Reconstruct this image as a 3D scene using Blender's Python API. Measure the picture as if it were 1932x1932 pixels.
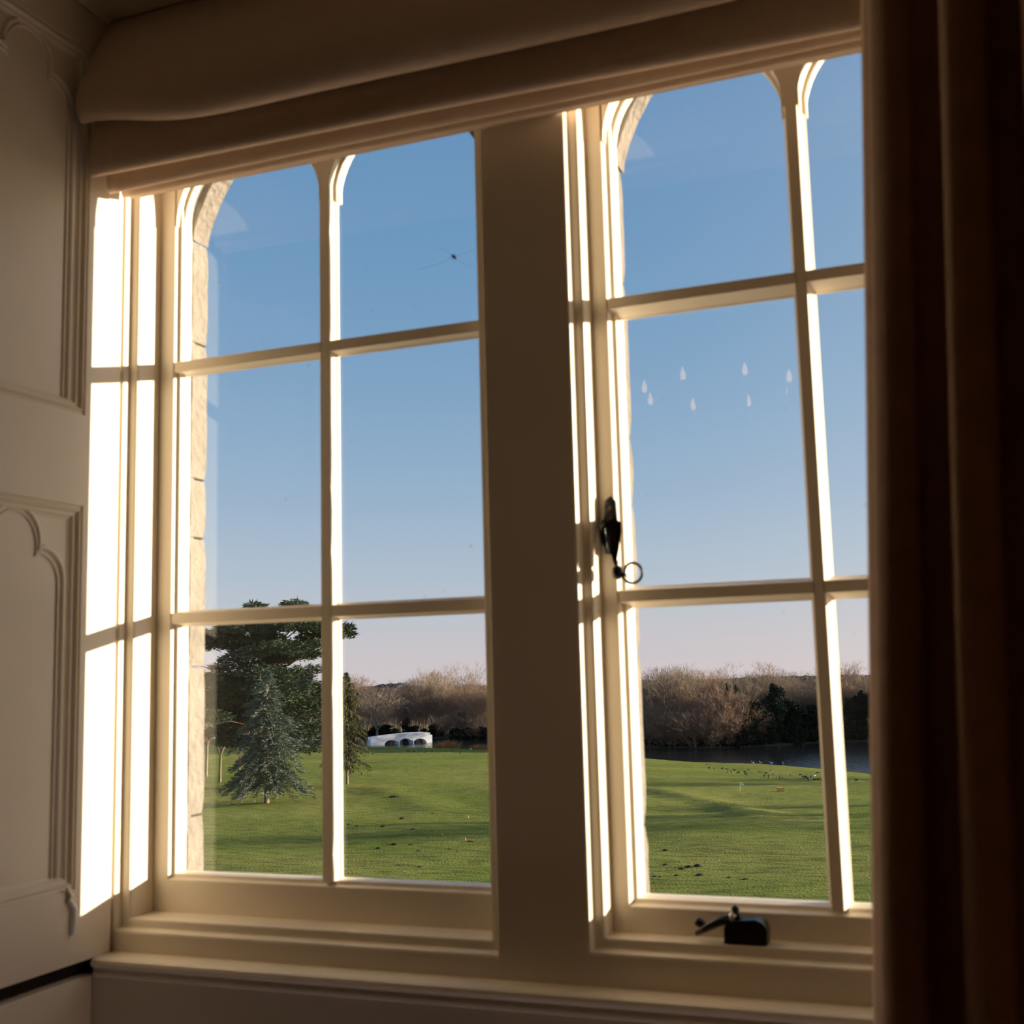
import bpy, math, random
import numpy as np
from mathutils import Matrix, Vector, noise

random.seed(7); np.random.seed(7)
for o in list(bpy.data.objects): bpy.data.objects.remove(o)
S = bpy.context.scene
COL = S.collection

# ------------------------------------------------------------------ camera
EYE = 1.40                                   # camera height above the room floor
CAM = np.array([0.0, -1.6223, EYE])
FPX = 2270.0
R = np.array([[0.9308, -0.0715, -0.3584],    # rows: world axes in camera space (right, down, forward)
              [0.3645, 0.1128, 0.9243],
              [-0.0256, -0.9910, 0.1311]])
U_, _, V_ = np.linalg.svd(R); R = U_ @ V_
cd = bpy.data.cameras.new('camera'); cam = bpy.data.objects.new('camera', cd); COL.objects.link(cam)
cd.sensor_fit = 'HORIZONTAL'; cd.sensor_width = 36.0; cd.lens = FPX / 1932 * 36
cd.clip_start = 0.02; cd.clip_end = 9000
M4 = Matrix([[R[i, 0], -R[i, 1], -R[i, 2], CAM[i]] for i in range(3)] + [[0, 0, 0, 1]])
cam.matrix_world = M4
cd.dof.use_dof = True; cd.dof.focus_distance = 120.0; cd.dof.aperture_fstop = 10.5
S.camera = cam

# ------------------------------------------------------------------ sky, sun, exposure
vs = S.view_settings
vs.view_transform = 'Standard'; vs.look = 'None'; vs.gamma = 1.0; vs.use_curve_mapping = False
vs.exposure = 0.0
SUN_AZ, SUN_EL = math.radians(29.1), math.radians(6.8)
SUN = Vector((math.cos(SUN_AZ) * math.cos(SUN_EL), math.sin(SUN_AZ) * math.cos(SUN_EL), math.sin(SUN_EL)))
sl = bpy.data.lights.new('sun', 'SUN'); so = bpy.data.objects.new('sun', sl); COL.objects.link(so)
sl.energy = 13.0; sl.color = (1.0, 0.85, 0.64); sl.angle = math.radians(0.55)
so.rotation_euler = SUN.to_track_quat('Z', 'Y').to_euler(); so.location = (30, 20, 12)

def lin(r, g, b):
    f = lambda c: (c / 255 / 12.92) if c / 255 <= 0.04045 else ((c / 255 + 0.055) / 1.055) ** 2.4
    return (f(r), f(g), f(b), 1.0)

w = bpy.data.worlds.new('sky'); S.world = w; w.use_nodes = True
nt = w.node_tree; nt.nodes.clear()
tc = nt.nodes.new('ShaderNodeTexCoord'); sx = nt.nodes.new('ShaderNodeSeparateXYZ')
rp = nt.nodes.new('ShaderNodeValToRGB'); bg = nt.nodes.new('ShaderNodeBackground'); wo = nt.nodes.new('ShaderNodeOutputWorld')
nt.links.new(tc.outputs['Generated'], sx.inputs[0]); nt.links.new(sx.outputs[2], rp.inputs[0])

vd = nt.nodes.new('ShaderNodeVectorMath'); vd.operation = 'DOT_PRODUCT'; nt.links.new(tc.outputs['Generated'], vd.inputs[0]); vd.inputs[1].default_value = SUN
mxx = nt.nodes.new('ShaderNodeMath'); mxx.operation = 'MAXIMUM'; mxx.inputs[1].default_value = 0; nt.links.new(vd.outputs['Value'], mxx.inputs[0])
pww = nt.nodes.new('ShaderNodeMath'); pww.operation = 'POWER'; pww.inputs[1].default_value = 3.5; nt.links.new(mxx.outputs[0], pww.inputs[0])
gl_ = nt.nodes.new('ShaderNodeMix'); gl_.data_type = 'RGBA'; gl_.blend_type = 'ADD'; gl_.clamp_result = False; gl_.clamp_factor = False
gl_.inputs['B'].default_value = (1.6, 1.2, .8, 1); nt.links.new(pww.outputs[0], gl_.inputs['Factor']); nt.links.new(rp.outputs[0], gl_.inputs['A'])
nt.links.new(gl_.outputs['Result'], bg.inputs[0]); nt.links.new(bg.outputs[0], wo.inputs[0])
cr = rp.color_ramp; cr.interpolation = 'B_SPLINE'
stops = [(0.0, (219, 206, 210)), (0.035, (206, 205, 212)), (0.075, (188, 202, 217)), (0.14, (162, 188, 215)),
         (0.24, (133, 171, 207)), (0.36, (112, 157, 199)), (0.50, (103, 149, 195)), (0.75, (86, 128, 178)), (1.0, (72, 112, 165))]
cr.elements[0].position = 0.0; cr.elements[0].color = lin(*stops[0][1])
cr.elements[1].position = 1.0; cr.elements[1].color = lin(*stops[-1][1])
for p, c in stops[1:-1]:
    e = cr.elements.new(p); e.color = lin(*c)
bg.inputs[1].default_value = 1.0

# ------------------------------------------------------------------ pixel helpers (1932 x 1932)
def ray(px, py):
    return R @ np.array([px - 966.0, py - 966.0, FPX])
def hit(px, py, axis, val):
    d = ray(px, py); t = (val - CAM[axis]) / d[axis]; return CAM + t * d
FW = R[:, 2].copy(); FW[2] = 0; FW /= np.linalg.norm(FW)         # horizontal view direction
RT = np.array([FW[1], -FW[0], 0.0])
def uv_of(x, y):
    p = np.array([x, y + 1.6223]); return p @ FW[:2], p @ RT[:2]
def xy_of(u, v):
    return u * FW[0] + v * RT[0], u * FW[1] + v * RT[1] - 1.6223

# ------------------------------------------------------------------ materials
MATS = {}
def mat(name, base, rough=0.6, var=0.0, vscale=8.0, bump=0.0, bscale=60.0, spec=0.3, metal=0.0, stretch=None, base2=None):
    if name in MATS: return MATS[name]
    m = bpy.data.materials.new(name); m.use_nodes = True; MATS[name] = m
    n = m.node_tree; b = n.nodes['Principled BSDF']
    b.inputs['Base Color'].default_value = tuple(base[:3]) + (1,)
    b.inputs['Roughness'].default_value = rough; b.inputs['Metallic'].default_value = metal
    b.inputs['Specular IOR Level'].default_value = spec
    if var or bump or base2:
        t = n.nodes.new('ShaderNodeTexCoord'); mp = n.nodes.new('ShaderNodeMapping')
        n.links.new(t.outputs['Object'], mp.inputs[0])
        if stretch: mp.inputs['Scale'].default_value = stretch
        nz = n.nodes.new('ShaderNodeTexNoise'); nz.inputs['Scale'].default_value = vscale; nz.inputs['Detail'].default_value = 6
        n.links.new(mp.outputs[0], nz.inputs['Vector'])
        mx = n.nodes.new('ShaderNodeMix'); mx.data_type = 'RGBA'
        c2 = base2 if base2 else tuple(max(0, c * (1 - var)) for c in base[:3])
        c1 = base[:3] if base2 else tuple(min(1, c * (1 + var)) for c in base[:3])
        mx.inputs['A'].default_value = tuple(c2[:3]) + (1,); mx.inputs['B'].default_value = tuple(c1) + (1,)
        rr = n.nodes.new('ShaderNodeMapRange'); rr.inputs['From Min'].default_value = .3; rr.inputs['From Max'].default_value = .7
        n.links.new(nz.outputs['Fac'], rr.inputs['Value']); n.links.new(rr.outputs[0], mx.inputs['Factor'])
        n.links.new(mx.outputs['Result'], b.inputs['Base Color'])
        if bump:
            nb = n.nodes.new('ShaderNodeTexNoise'); nb.inputs['Scale'].default_value = bscale; nb.inputs['Detail'].default_value = 4
            n.links.new(mp.outputs[0], nb.inputs['Vector'])
            bp = n.nodes.new('ShaderNodeBump'); bp.inputs['Strength'].default_value = bump; bp.inputs['Distance'].default_value = .01
            n.links.new(nb.outputs['Fac'], bp.inputs['Height']); n.links.new(bp.outputs[0], b.inputs['Normal'])
    return m

PAINT = mat('cream_paint', (.86, .755, .61), .42, var=.03, vscale=5, bump=.05, bscale=35, spec=.35)
WALLP = mat('wall_paint', (.52, .33, .20), .8, var=.03)
CEILP = mat('ceiling_paint', (.70, .58, .44), .85, var=.02)
WOOD = mat('floor_boards', (.30, .17, .09), .45, var=.25, vscale=3, stretch=(1, 9, 1))
STONE = mat('limestone', (.235, .205, .175), .9, var=.16, vscale=26, bump=.9, bscale=70, spec=.1)
BLIND = mat('blind_fabric', (.72, .56, .43), .9, var=.03, vscale=60, bump=.1, bscale=500, spec=.05)
CURT = mat('curtain_fabric', (.70, .48, .34), .92, var=.08, vscale=30, bump=.15, bscale=400, spec=.05)
IRON = mat('black_iron', (.012, .011, .010), .32, var=.3, vscale=60, bump=.25, bscale=90, spec=.6)
DARKGAP = mat('gap_shadow_wood', (.03, .025, .02), .9)  # near-black colour paints the shade in the gap under the shutter
CORD = mat('white_cord', (.92, .88, .80), .8, var=.05, vscale=90)
BUGM = mat('insect_brown', (.04, .02, .02), .8, var=.2)
SILK = mat('web_silk', (.25, .27, .33), .9, var=.1)

def glass_mat():
    m = bpy.data.materials.new('window_glass'); m.use_nodes = True; n = m.node_tree; n.nodes.clear()
    N = n.nodes.new; L = n.links.new
    out = N('ShaderNodeOutputMaterial'); tr = N('ShaderNodeBsdfTransparent'); gl = N('ShaderNodeBsdfGlossy')
    tr.inputs[0].default_value = (.975, .985, .98, 1); gl.inputs['Roughness'].default_value = .015
    lw = N('ShaderNodeLayerWeight'); lw.inputs['Blend'].default_value = .5
    pw = N('ShaderNodeMath'); pw.operation = 'POWER'; pw.inputs[1].default_value = 5; L(lw.outputs['Facing'], pw.inputs[0])
    ma = N('ShaderNodeMath'); ma.operation = 'MULTIPLY_ADD'; ma.inputs[1].default_value = .7; ma.inputs[2].default_value = .038; L(pw.outputs[0], ma.inputs[0])
    mx = N('ShaderNodeMixShader'); L(ma.outputs[0], mx.inputs[0]); L(tr.outputs[0], mx.inputs[1]); L(gl.outputs[0], mx.inputs[2])
    # dust and old rain marks
    tc = N('ShaderNodeTexCoord')
    vo = N('ShaderNodeTexVoronoi'); vo.inputs['Scale'].default_value = 30; L(tc.outputs['Object'], vo.inputs['Vector'])
    nz = N('ShaderNodeTexNoise'); nz.inputs['Scale'].default_value = 9; nz.inputs['Detail'].default_value = 3; L(tc.outputs['Object'], nz.inputs['Vector'])
    r1 = N('ShaderNodeMapRange'); r1.inputs['From Min'].default_value = .13; r1.inputs['From Max'].default_value = .04; L(vo.outputs['Distance'], r1.inputs['Value'])
    r2 = N('ShaderNodeMapRange'); r2.inputs['From Min'].default_value = .54; r2.inputs['From Max'].default_value = .68; L(nz.outputs['Fac'], r2.inputs['Value'])
    mm = N('ShaderNodeMath'); mm.operation = 'MULTIPLY'; L(r1.outputs[0], mm.inputs[0]); L(r2.outputs[0], mm.inputs[1])
    m2 = N('ShaderNodeMath'); m2.operation = 'MULTIPLY_ADD'; m2.inputs[1].default_value = .26; m2.inputs[2].default_value = .004; L(mm.outputs[0], m2.inputs[0])
    df = N('ShaderNodeBsdfDiffuse'); df.inputs[0].default_value = (.8, .8, .8, 1)
    mz = N('ShaderNodeMixShader'); L(m2.outputs[0], mz.inputs[0]); L(mx.outputs[0], mz.inputs[1]); L(df.outputs[0], mz.inputs[2])
    L(mz.outputs[0], out.inputs[0]); MATS['window_glass'] = m
    return m
GLASS = glass_mat()

# ------------------------------------------------------------------ mesh helpers
class MB:
    def __init__(s): s.v = []; s.f = []
    def quad(s, a, b, c, d):
        i = len(s.v); s.v += [tuple(a), tuple(b), tuple(c), tuple(d)]; s.f.append((i, i + 1, i + 2, i + 3))
    def poly(s, pts):
        i = len(s.v); s.v += [tuple(p) for p in pts]; s.f.append(tuple(range(i, i + len(pts))))
    def box(s, x0, x1, y0, y1, z0, z1):
        i = len(s.v)
        s.v += [(x0, y0, z0), (x1, y0, z0), (x1, y1, z0), (x0, y1, z0), (x0, y0, z1), (x1, y0, z1), (x1, y1, z1), (x0, y1, z1)]
        s.f += [(i, i + 3, i + 2, i + 1), (i + 4, i + 5, i + 6, i + 7), (i, i + 1, i + 5, i + 4), (i + 1, i + 2, i + 6, i + 5), (i + 2, i + 3, i + 7, i + 6), (i + 3, i, i + 4, i + 7)]
    def prism(s, pts2, axis, a, b):
        """extrude a closed 2-D outline along an axis from a to b (axis 0: pts are (y,z); 1: (x,z); 2: (x,y))"""
        def P(p, t):
            return (t, p[0], p[1]) if axis == 0 else (p[0], t, p[1]) if axis == 1 else (p[0], p[1], t)
        n = len(pts2); i = len(s.v)
        s.v += [P(p, a) for p in pts2] + [P(p, b) for p in pts2]
        for k in range(n):
            k2 = (k + 1) % n; s.f.append((i + k, i + k2, i + n + k2, i + n + k))
        s.f.append(tuple(range(i + n - 1, i - 1, -1))); s.f.append(tuple(range(i + n, i + 2 * n)))
    def tube(s, pts, rad, n=8, cap=True):
        pts = [Vector(p) for p in pts]; m = len(pts)
        rad = rad if hasattr(rad, '__len__') else [rad] * m
        i = len(s.v); up = None
        for k, p in enumerate(pts):
            t = (pts[min(k + 1, m - 1)] - pts[max(k - 1, 0)])
            t = t.normalized() if t.length > 1e-9 else Vector((0, 0, 1))
            if up is None:
                up = Vector((0, 0, 1)) if abs(t.z) < .9 else Vector((1, 0, 0))
            a = t.cross(up)
            if a.length < 1e-6: a = t.orthogonal()
            a.normalize(); b = a.cross(t).normalized(); up = b
            for j in range(n):
                an = 2 * math.pi * j / n
                s.v.append(tuple(p + (a * math.cos(an) + b * math.sin(an)) * rad[k]))
        for k in range(m - 1):
            for j in range(n):
                j2 = (j + 1) % n
                s.f.append((i + k * n + j, i + k * n + j2, i + (k + 1) * n + j2, i + (k + 1) * n + j))
        if cap:
            s.f.append(tuple(i + j for j in range(n - 1, -1, -1))); s.f.append(tuple(i + (m - 1) * n + j for j in range(n)))
    def blob(s, c, r, nu=10, nv=7):
        i = len(s.v)
        for a in range(nv + 1):
            th = math.pi * a / nv
            for b in range(nu):
                ph = 2 * math.pi * b / nu
                s.v.append((c[0] + r[0] * math.sin(th) * math.cos(ph), c[1] + r[1] * math.sin(th) * math.sin(ph), c[2] + r[2] * math.cos(th)))
        for a in range(nv):
            for b in range(nu):
                b2 = (b + 1) % nu
                s.f.append((i + a * nu + b, i + (a + 1) * nu + b, i + (a + 1) * nu + b2, i + a * nu + b2))
    def mesh(s, name):
        m = bpy.data.meshes.new(name); m.from_pydata([tuple(map(float, p)) for p in s.v], [], s.f); m.validate(); m.update(); return m
    def build(s, name, material, parent=None, smooth=False, bevel=0.0, loc=None):
        m = s.mesh(name); m.materials.append(material); return link(name, m, parent, smooth, bevel, loc)

def link(name, m, parent=None, smooth=False, bevel=0.0, loc=None):
    o = bpy.data.objects.new(name, m); COL.objects.link(o)
    if parent: o.parent = parent
    if loc is not None: o.location = loc
    if smooth:
        m.polygons.foreach_set('use_smooth', [True] * len(m.polygons))
    if bevel:
        b = o.modifiers.new('bevel', 'BEVEL'); b.width = bevel; b.segments = 2; b.limit_method = 'ANGLE'
    return o

def tag(o, label=None, cat=None, group=None, kind=None):
    if label: o['label'] = label
    if cat: o['category'] = cat
    if group: o['group'] = group
    if kind: o['kind'] = kind
    return o
def empty(name, loc=(0, 0, 0), parent=None):
    o = bpy.data.objects.new(name, None); COL.objects.link(o); o.location = loc; o.empty_display_size = .1
    if parent: o.parent = parent
    return o
def copy_tree(o, parent=None):
    c = o.copy(); COL.objects.link(c); c.parent = parent
    for ch in list(o.children): copy_tree(ch, c)
    return c
def tri_mesh(name, V, T, material):
    """V (n,3) T (m,3) numpy -> mesh quickly"""
    m = bpy.data.meshes.new(name); V = np.asarray(V, dtype=np.float32); T = np.asarray(T, dtype=np.int32)
    m.vertices.add(len(V)); m.vertices.foreach_set('co', V.ravel())
    m.loops.add(T.size); m.loops.foreach_set('vertex_index', T.ravel())
    m.polygons.add(len(T)); m.polygons.foreach_set('loop_start', np.arange(0, T.size, 3, dtype=np.int32))
    m.update(calc_edges=True); m.validate(); m.materials.append(material); return m

Z = EYE   # add to camera-relative heights

# ================================================================== THE ROOM
RX0, RX1, RY0, RY1, RZ1 = -3.3, 2.6, -5.2, -0.50, EYE + 2.05
b = MB(); b.box(RX0 - .2, RX1 + .2, RY0 - .2, RY1, -.12, 0); fl = b.build('floor', WOOD); tag(fl, 'brown wooden board floor of the room', 'floor', kind='structure')
b = MB(); b.box(RX0 - .2, RX1 + .2, RY0 - .2, RY1 + .2, RZ1, RZ1 + .12); tag(b.build('ceiling', CEILP), 'pale painted ceiling of the room', 'ceiling', kind='structure')
b = MB(); b.box(RX0 - .2, RX0, RY0 - .2, RY1, 0, RZ1); tag(b.build('wall_left', WALLP), 'warm painted wall on the shutter side of the room', 'wall', kind='structure')
b = MB(); b.box(RX1, RX1 + .2, RY0 - .2, RY1, 0, RZ1); tag(b.build('wall_right', WALLP), 'warm painted wall on the curtain side of the room', 'wall', kind='structure')
b = MB(); b.box(RX0, RX1, RY0 - .2, RY0, 0, RZ1); tag(b.build('wall_rear', WALLP), 'warm painted wall facing the window', 'wall', kind='structure')
XL, XR = -1.272, .127                         # faces of the two window reveals
SOF = Z + 1.077                               # reveal soffit height
b = MB()
b.box(RX0 - .2, XL - .030, RY1, .155, -.12, RZ1 + .12)
b.box(XR + .030, RX1 + .2, RY1, .155, -.12, RZ1 + .12)
b.box(XL - .030, XR + .030, RY1, .155, SOF, RZ1 + .12)
b.box(XL - .030, XR + .030, -.100, .155, -.12, Z - .435)
tag(b.build('wall_front', WALLP), 'thick window wall of the room', 'wall', kind='structure')
# apron panelling below the sill and the reveal sides below the shutters
b = MB(); b.box(XL - .028, XR + .028, -.112, -.1001, .12, Z - .4345); tag(b.build('trim_1', PAINT, bevel=.002), 'cream painted apron board below the window sill', 'panelling', kind='structure')
for nm, x0, x1 in (('trim_2', XL - .0298, XL - .004), ('trim_3', XR + .004, XR + .0298)):
    b = MB(); b.box(x0, x1, RY1 + .001, -.113, .12, Z - .432); tag(b.build(nm, PAINT, bevel=.002), 'cream reveal board below the %s shutter' % ('open panelled' if nm == 'trim_2' else 'curtained'), 'panelling', kind='structure')
b = MB(); b.box(XL - .0298, XR + .0298, RY1 + .001, -.001, SOF - .004, SOF - .0005); tag(b.build('trim_4', PAINT), 'cream soffit board above the window', 'panelling', kind='structure')

# lower sill: flat top, rounded nose, bead under it
sp = [(-.070, Z - .407), (-.116, Z - .407), (-.1215, Z - .4095), (-.1235, Z - .414), (-.1215, Z - .4185), (-.117, Z - .4215), (-.1165, Z - .425),
      (-.1185, Z - .4285), (-.1175, Z - .433), (-.113, Z - .4355), (-.070, Z - .4355)]
b = MB(); b.prism(sp, 0, XL + .001, XR - .001); tag(b.build('window_sill', PAINT, smooth=False), 'cream moulded sill board under the whole window', 'sill', kind='structure')

# ------------------------------------------------------------------ window frame with stepped moulding round each opening
def ring(b, rect, prof, ext=None, back=None):
    """rect x0,x1,z0,z1; prof list of (outset, y) from glass outwards; lofted round the rectangle"""
    x0, x1, z0, z1 = rect; rows = []
    for o, y in prof:
        rows.append([(x0 - o, y, z0 - o), (x1 + o, y, z0 - o), (x1 + o, y, z1 + o), (x0 - o, y, z1 + o)])
    if ext:
        l, r_, d, t = ext; y = prof[-1][1]
        rows.append([(x0 - l, y, z0 - d), (x1 + r_, y, z0 - d), (x1 + r_, y, z1 + t), (x0 - l, y, z1 + t)])
        if back is not None:
            rows.append([(p[0], back, p[2]) for p in rows[-1]]); rows.append([(p[0], back, p[2]) for p in rows[0]]); rows.append(rows[0])
    for a, c in zip(rows, rows[1:]):
        for k in range(4):
            k2 = (k + 1) % 4; b.quad(a[k], a[k2], c[k2], c[k])
FR = empty('window_frame', (0, 0, 0)); tag(FR, 'cream painted double window frame with thick central mullion', 'window frame', kind='structure')
OPL = (-1.2555, -.6535, Z - .361, Z + 1.03); OPR = (-.4915, .0965, Z - .3495, Z + 1.03)
FPROF = [(0, .030), (0, -.052), (.0012, -.0555), (.0040, -.0565), (.0128, -.0575), (.0142, -.0600), (.0146, -.0690), (.0160, -.0728), (.0190, -.0740)]
for rect in (OPL, OPR):
    b = MB(); ring(b, rect, FPROF); b.build('opening_moulding', PAINT, FR)
ymul = -.074
for nm, x0, x1, z0, z1 in (('mullion_board', OPL[1] + .0189, OPR[0] - .0189, Z - .408, Z + 1.0491),
                           ('bottom_rail', XL - .029, OPL[1] + .0188, Z - .408, Z - .3799),
                           ('bottom_rail', OPR[0] - .0188, XR + .029, Z - .408, Z - .3684),
                           ('side_board', XL - .029, OPL[0] - .0189, Z - .3771, Z + 1.0491),
                           ('side_board', OPR[1] + .0189, XR + .029, Z - .3771, Z + 1.0491),
                           ('head_board', XL - .029, XR + .029, Z + 1.0489, SOF - .0045)):
    b = MB(); b.box(x0, x1, ymul, .030, z0, z1); b.build(nm, PAINT, FR)

# ------------------------------------------------------------------ sashes
Z1, Z2 = Z + .5165, Z + .0985
def sash(name, gx0, gx1, xm, yf, zb, lab, ext, hb, fhalf, bhalf):
    """gx0,gx1 glass edges; xm centre bar; yf front face; zb glass bottom"""
    W = empty(name, (0, 0, 0)); tag(W, lab, 'window', kind='structure')
    g = .020; zt = Z + .955
    d = g - yf
    prof = [(0, g), (.0012, g - .5 * d), (.0060, g - .55 * d), (.0068, g - .60 * d), (.0082, yf + .001), (.0095, yf)]
    b = MB(); ring(b, (gx0, gx1, zb, zt), prof, ext, .036); b.build('sash_frame', PAINT, W)
    # vertical bars and cross bars, each its own moulded stick
    def bar(axis, c, a0, a1):
        p = [(-fhalf, yf), (fhalf, yf), (fhalf + .0006, yf + .003), (bhalf - .0028, g - .006), (bhalf - .0022, g - .003), (bhalf, g - .001), (bhalf, g + .004), (.007, .036),
             (-.007, .036), (-bhalf, g + .004), (-bhalf, g - .001), (-bhalf + .0022, g - .003), (-bhalf + .0028, g - .006), (-fhalf - .0006, yf + .003)]
        b = MB()
        if axis == 2: b.prism([(c + q[0], q[1]) for q in p], 2, a0, a1)
        else: b.prism([(q[1], c + q[0]) for q in p], 0, a0, a1)
        b.build('glazing_bar', PAINT, W, bevel=.0009)
    bar(2, xm, zb - .002, Z + .7605)
    for zc in (Z1, Z2):
        bar(0, zc, gx0 - .006, xm - fhalf * .6); bar(0, zc, xm + fhalf * .6, gx1 + .006)
    # arched head: plate with two round-headed lights, stepped front and back
    zs = Z + .762
    cells = ((gx0, xm - bhalf), (xm + bhalf, gx1))
    for (off, y0, y1) in ((.0055, yf, g - .004), (0.0, g - .0045, .034)):
        b = MB(); NN = 28
        for (xa, xb) in cells:
            r = (xb - xa) / 2; xc = (xa + xb) / 2; ro = r + off
            pts = []
            for k in range(NN + 1):
                an = math.pi * (1 - k / NN); pts.append((xc + ro * math.cos(an), zs + ro * math.sin(an)))
            for (pa, pb) in zip(pts, pts[1:]):
                b.quad((pa[0], y0, pa[1]), (pb[0], y0, pb[1]), (pb[0], y0, zt), (pa[0], y0, zt))
                b.quad((pa[0], y1, pa[1]), (pb[0], y1, pb[1]), (pb[0], y1, zt), (pa[0], y1, zt))
                b.quad((pa[0], y0, pa[1]), (pb[0], y0, pb[1]), (pb[0], y1, pb[1]), (pa[0], y1, pa[1]))
        # centre stem between the two arches
        xa, xb = cells[0][1] + off - .002, cells[1][0] - off + .002
        if xb > xa: b.box(xa, xb, y0 + .0003, y1 - .0003, zs - .0014, zt)
        b.build('arched_head', PAINT, W)
    # six panes
    for (xa, xb) in cells:
        for (za, zc) in ((zb, Z2 - hb), (Z2 + hb, Z1 - hb), (Z1 + hb, Z + .905)):
            b = MB(); b.box(xa - .003, xb + .003, g + .0002, g + .0032, za - .003, zc + .003); b.build('pane', GLASS, W)
    return W
W1 = sash('window_1', -1.2195, -.6603, -.9398, 0.0, Z - .303, 'fixed arched sash of six panes next to the panelled shutter', (.038, .012, .060, .06), .0127, .0085, .0128)
W2 = sash('window_2', -.4605, .0655, -.1965, -.0177, Z - .3075, 'arched casement of six panes with black fastener beside curtain', (.0305, .0305, .0455, .06), .0135, .0078, .0150)

# ------------------------------------------------------------------ exterior stone surround
EXT = empty('wall_exterior', (0, .1, 0)); tag(EXT, 'pale limestone surround outside the window', 'wall', kind='structure')
def stone_prism(pts, z0, z1, seed):
    rnd = random.Random(seed); b = MB(); n = len(pts); nz = max(2, int((z1 - z0) / .025)); rows = []
    for k in range(nz + 1):
        z = z0 + (z1 - z0) * k / nz; edge = .0035 if k in (0, nz) else 0
        rows.append([(p[0] + sgn * (edge + (rnd.random() - .5) * .0013), p[1] - .1, z) for p, sgn in pts])
    for a, c in zip(rows, rows[1:]):
        for k in range(n):
            k2 = (k + 1) % n; b.quad(a[k], a[k2], c[k2], c[k])
    b.poly(rows[0][::-1]); b.poly(rows[-1]); return b
zst = [-.47, -.22, .02, .235, .335, .57, .75]
def jamb(xi, s, seed):      # xi inner face, s = -1: stone lies to the left
    P = [((xi, .037), -s * -1), ((xi, .079), -s * -1), ((xi + s * .05, .128), -s * -1), ((xi + s * .052, .134), -s * -1), ((xi + s * .11, .155), 0), ((xi + s * .16, .155), 0), ((xi + s * .16, .037), 0)]
    for k in range(len(zst) - 1):
        stone_prism([(p, (s if q else 0)) for p, q in P], Z + zst[k] + .002, Z + zst[k + 1] - .002, seed + k).build('stone', STONE, EXT)
    b = MB(); b.box(min(xi + s * .006, xi + s * .15), max(xi + s * .006, xi + s * .15), -.06, -.047, Z - .46, Z + .75); b.build('mortar', STONE, EXT)
jamb(-1.2175, -1, 10); jamb(.064, 1, 30)
mx0, mx1 = -.661, -.4625
zst_m = zst + [1.2]
P = [((mx0, .037), 1), ((mx0, .076), 1), ((mx0 + .042, .120), 1), ((mx0 + .057, .187), 1), ((mx1 - .067, .187), -1), ((mx1 - .055, .120), -1), ((mx1, .066), -1), ((mx1, .037), -1)]
for k in range(len(zst_m) - 1):
    stone_prism(P, Z + zst_m[k] + .0006, Z + zst_m[k + 1] - .0006, 50 + k).build('stone', STONE, EXT)
b = MB(); b.prism([(mx0 + .006, -.06), (mx0 + .006, -.045), (mx0 + .048, .013), (mx0 + .062, .084), (mx1 - .072, .084), (mx1 - .060, .013), (mx1 - .006, -.045), (mx1 - .006, -.06)], 2, Z - .46, Z + 1.19); b.build('mortar', STONE, EXT)
# four-centred heads over each light, two stones each
HP = [(0, 0), (.003, .02), (.012, .045), (.028, .078), (.050, .112), (.085, .150), (.13, .183), (.19, .212), (.28, .238)]
for (xa, xb) in ((-1.2175, mx0), (mx1, .064)):
    xc = (xa + xb) / 2; hw = (xb - xa) / 2
    for s in (-1, 1):
        x_in = xa if s < 0 else xb
        b = MB(); pts = [(x_in - s * dx * hw / .28, Z + .7485 + dz) for dx, dz in HP]
        cp = [(p[0] + s * .05 * (1 - i_ / 8), p[1] + .045 + .02 * i_ / 8) for i_, p in enumerate(pts)]
        for (pa, pb, ca, cb) in zip(pts, pts[1:], cp, cp[1:]):
            b.quad((pa[0], -.063, pa[1]), (pb[0], -.063, pb[1]), (pb[0], -.021, pb[1]), (pa[0], -.021, pa[1]))
            b.quad((pa[0], -.021, pa[1]), (pb[0], -.021, pb[1]), (cb[0], .035, cb[1]), (ca[0], .035, ca[1]))
            b.quad((pa[0], -.063, pa[1]), (pb[0], -.063, pb[1]), (pb[0], -.063, Z + 1.2), (pa[0], -.063, Z + 1.2))
            b.quad((ca[0], .035, ca[1]), (cb[0], .035, cb[1]), (cb[0], .05, Z + 1.2), (ca[0], .05, Z + 1.2))
        xo = x_in + s * (.16 if abs(x_in - mx0) > .01 and abs(x_in - mx1) > .01 else .1135)
        b.box(min(x_in + s * .002, xo), max(x_in + s * .002, xo), -.0625, -.046, Z + .752, Z + 1.2)
        b.build('head_stone', STONE, EXT)
b = MB(); b.prism([(-.063, Z - .335), (.0, Z - .35), (.12, Z - .40), (.12, Z - .48), (-.063, Z - .48)], 0, -1.36, .21); b.build('stone_sill', STONE, EXT)

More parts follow.
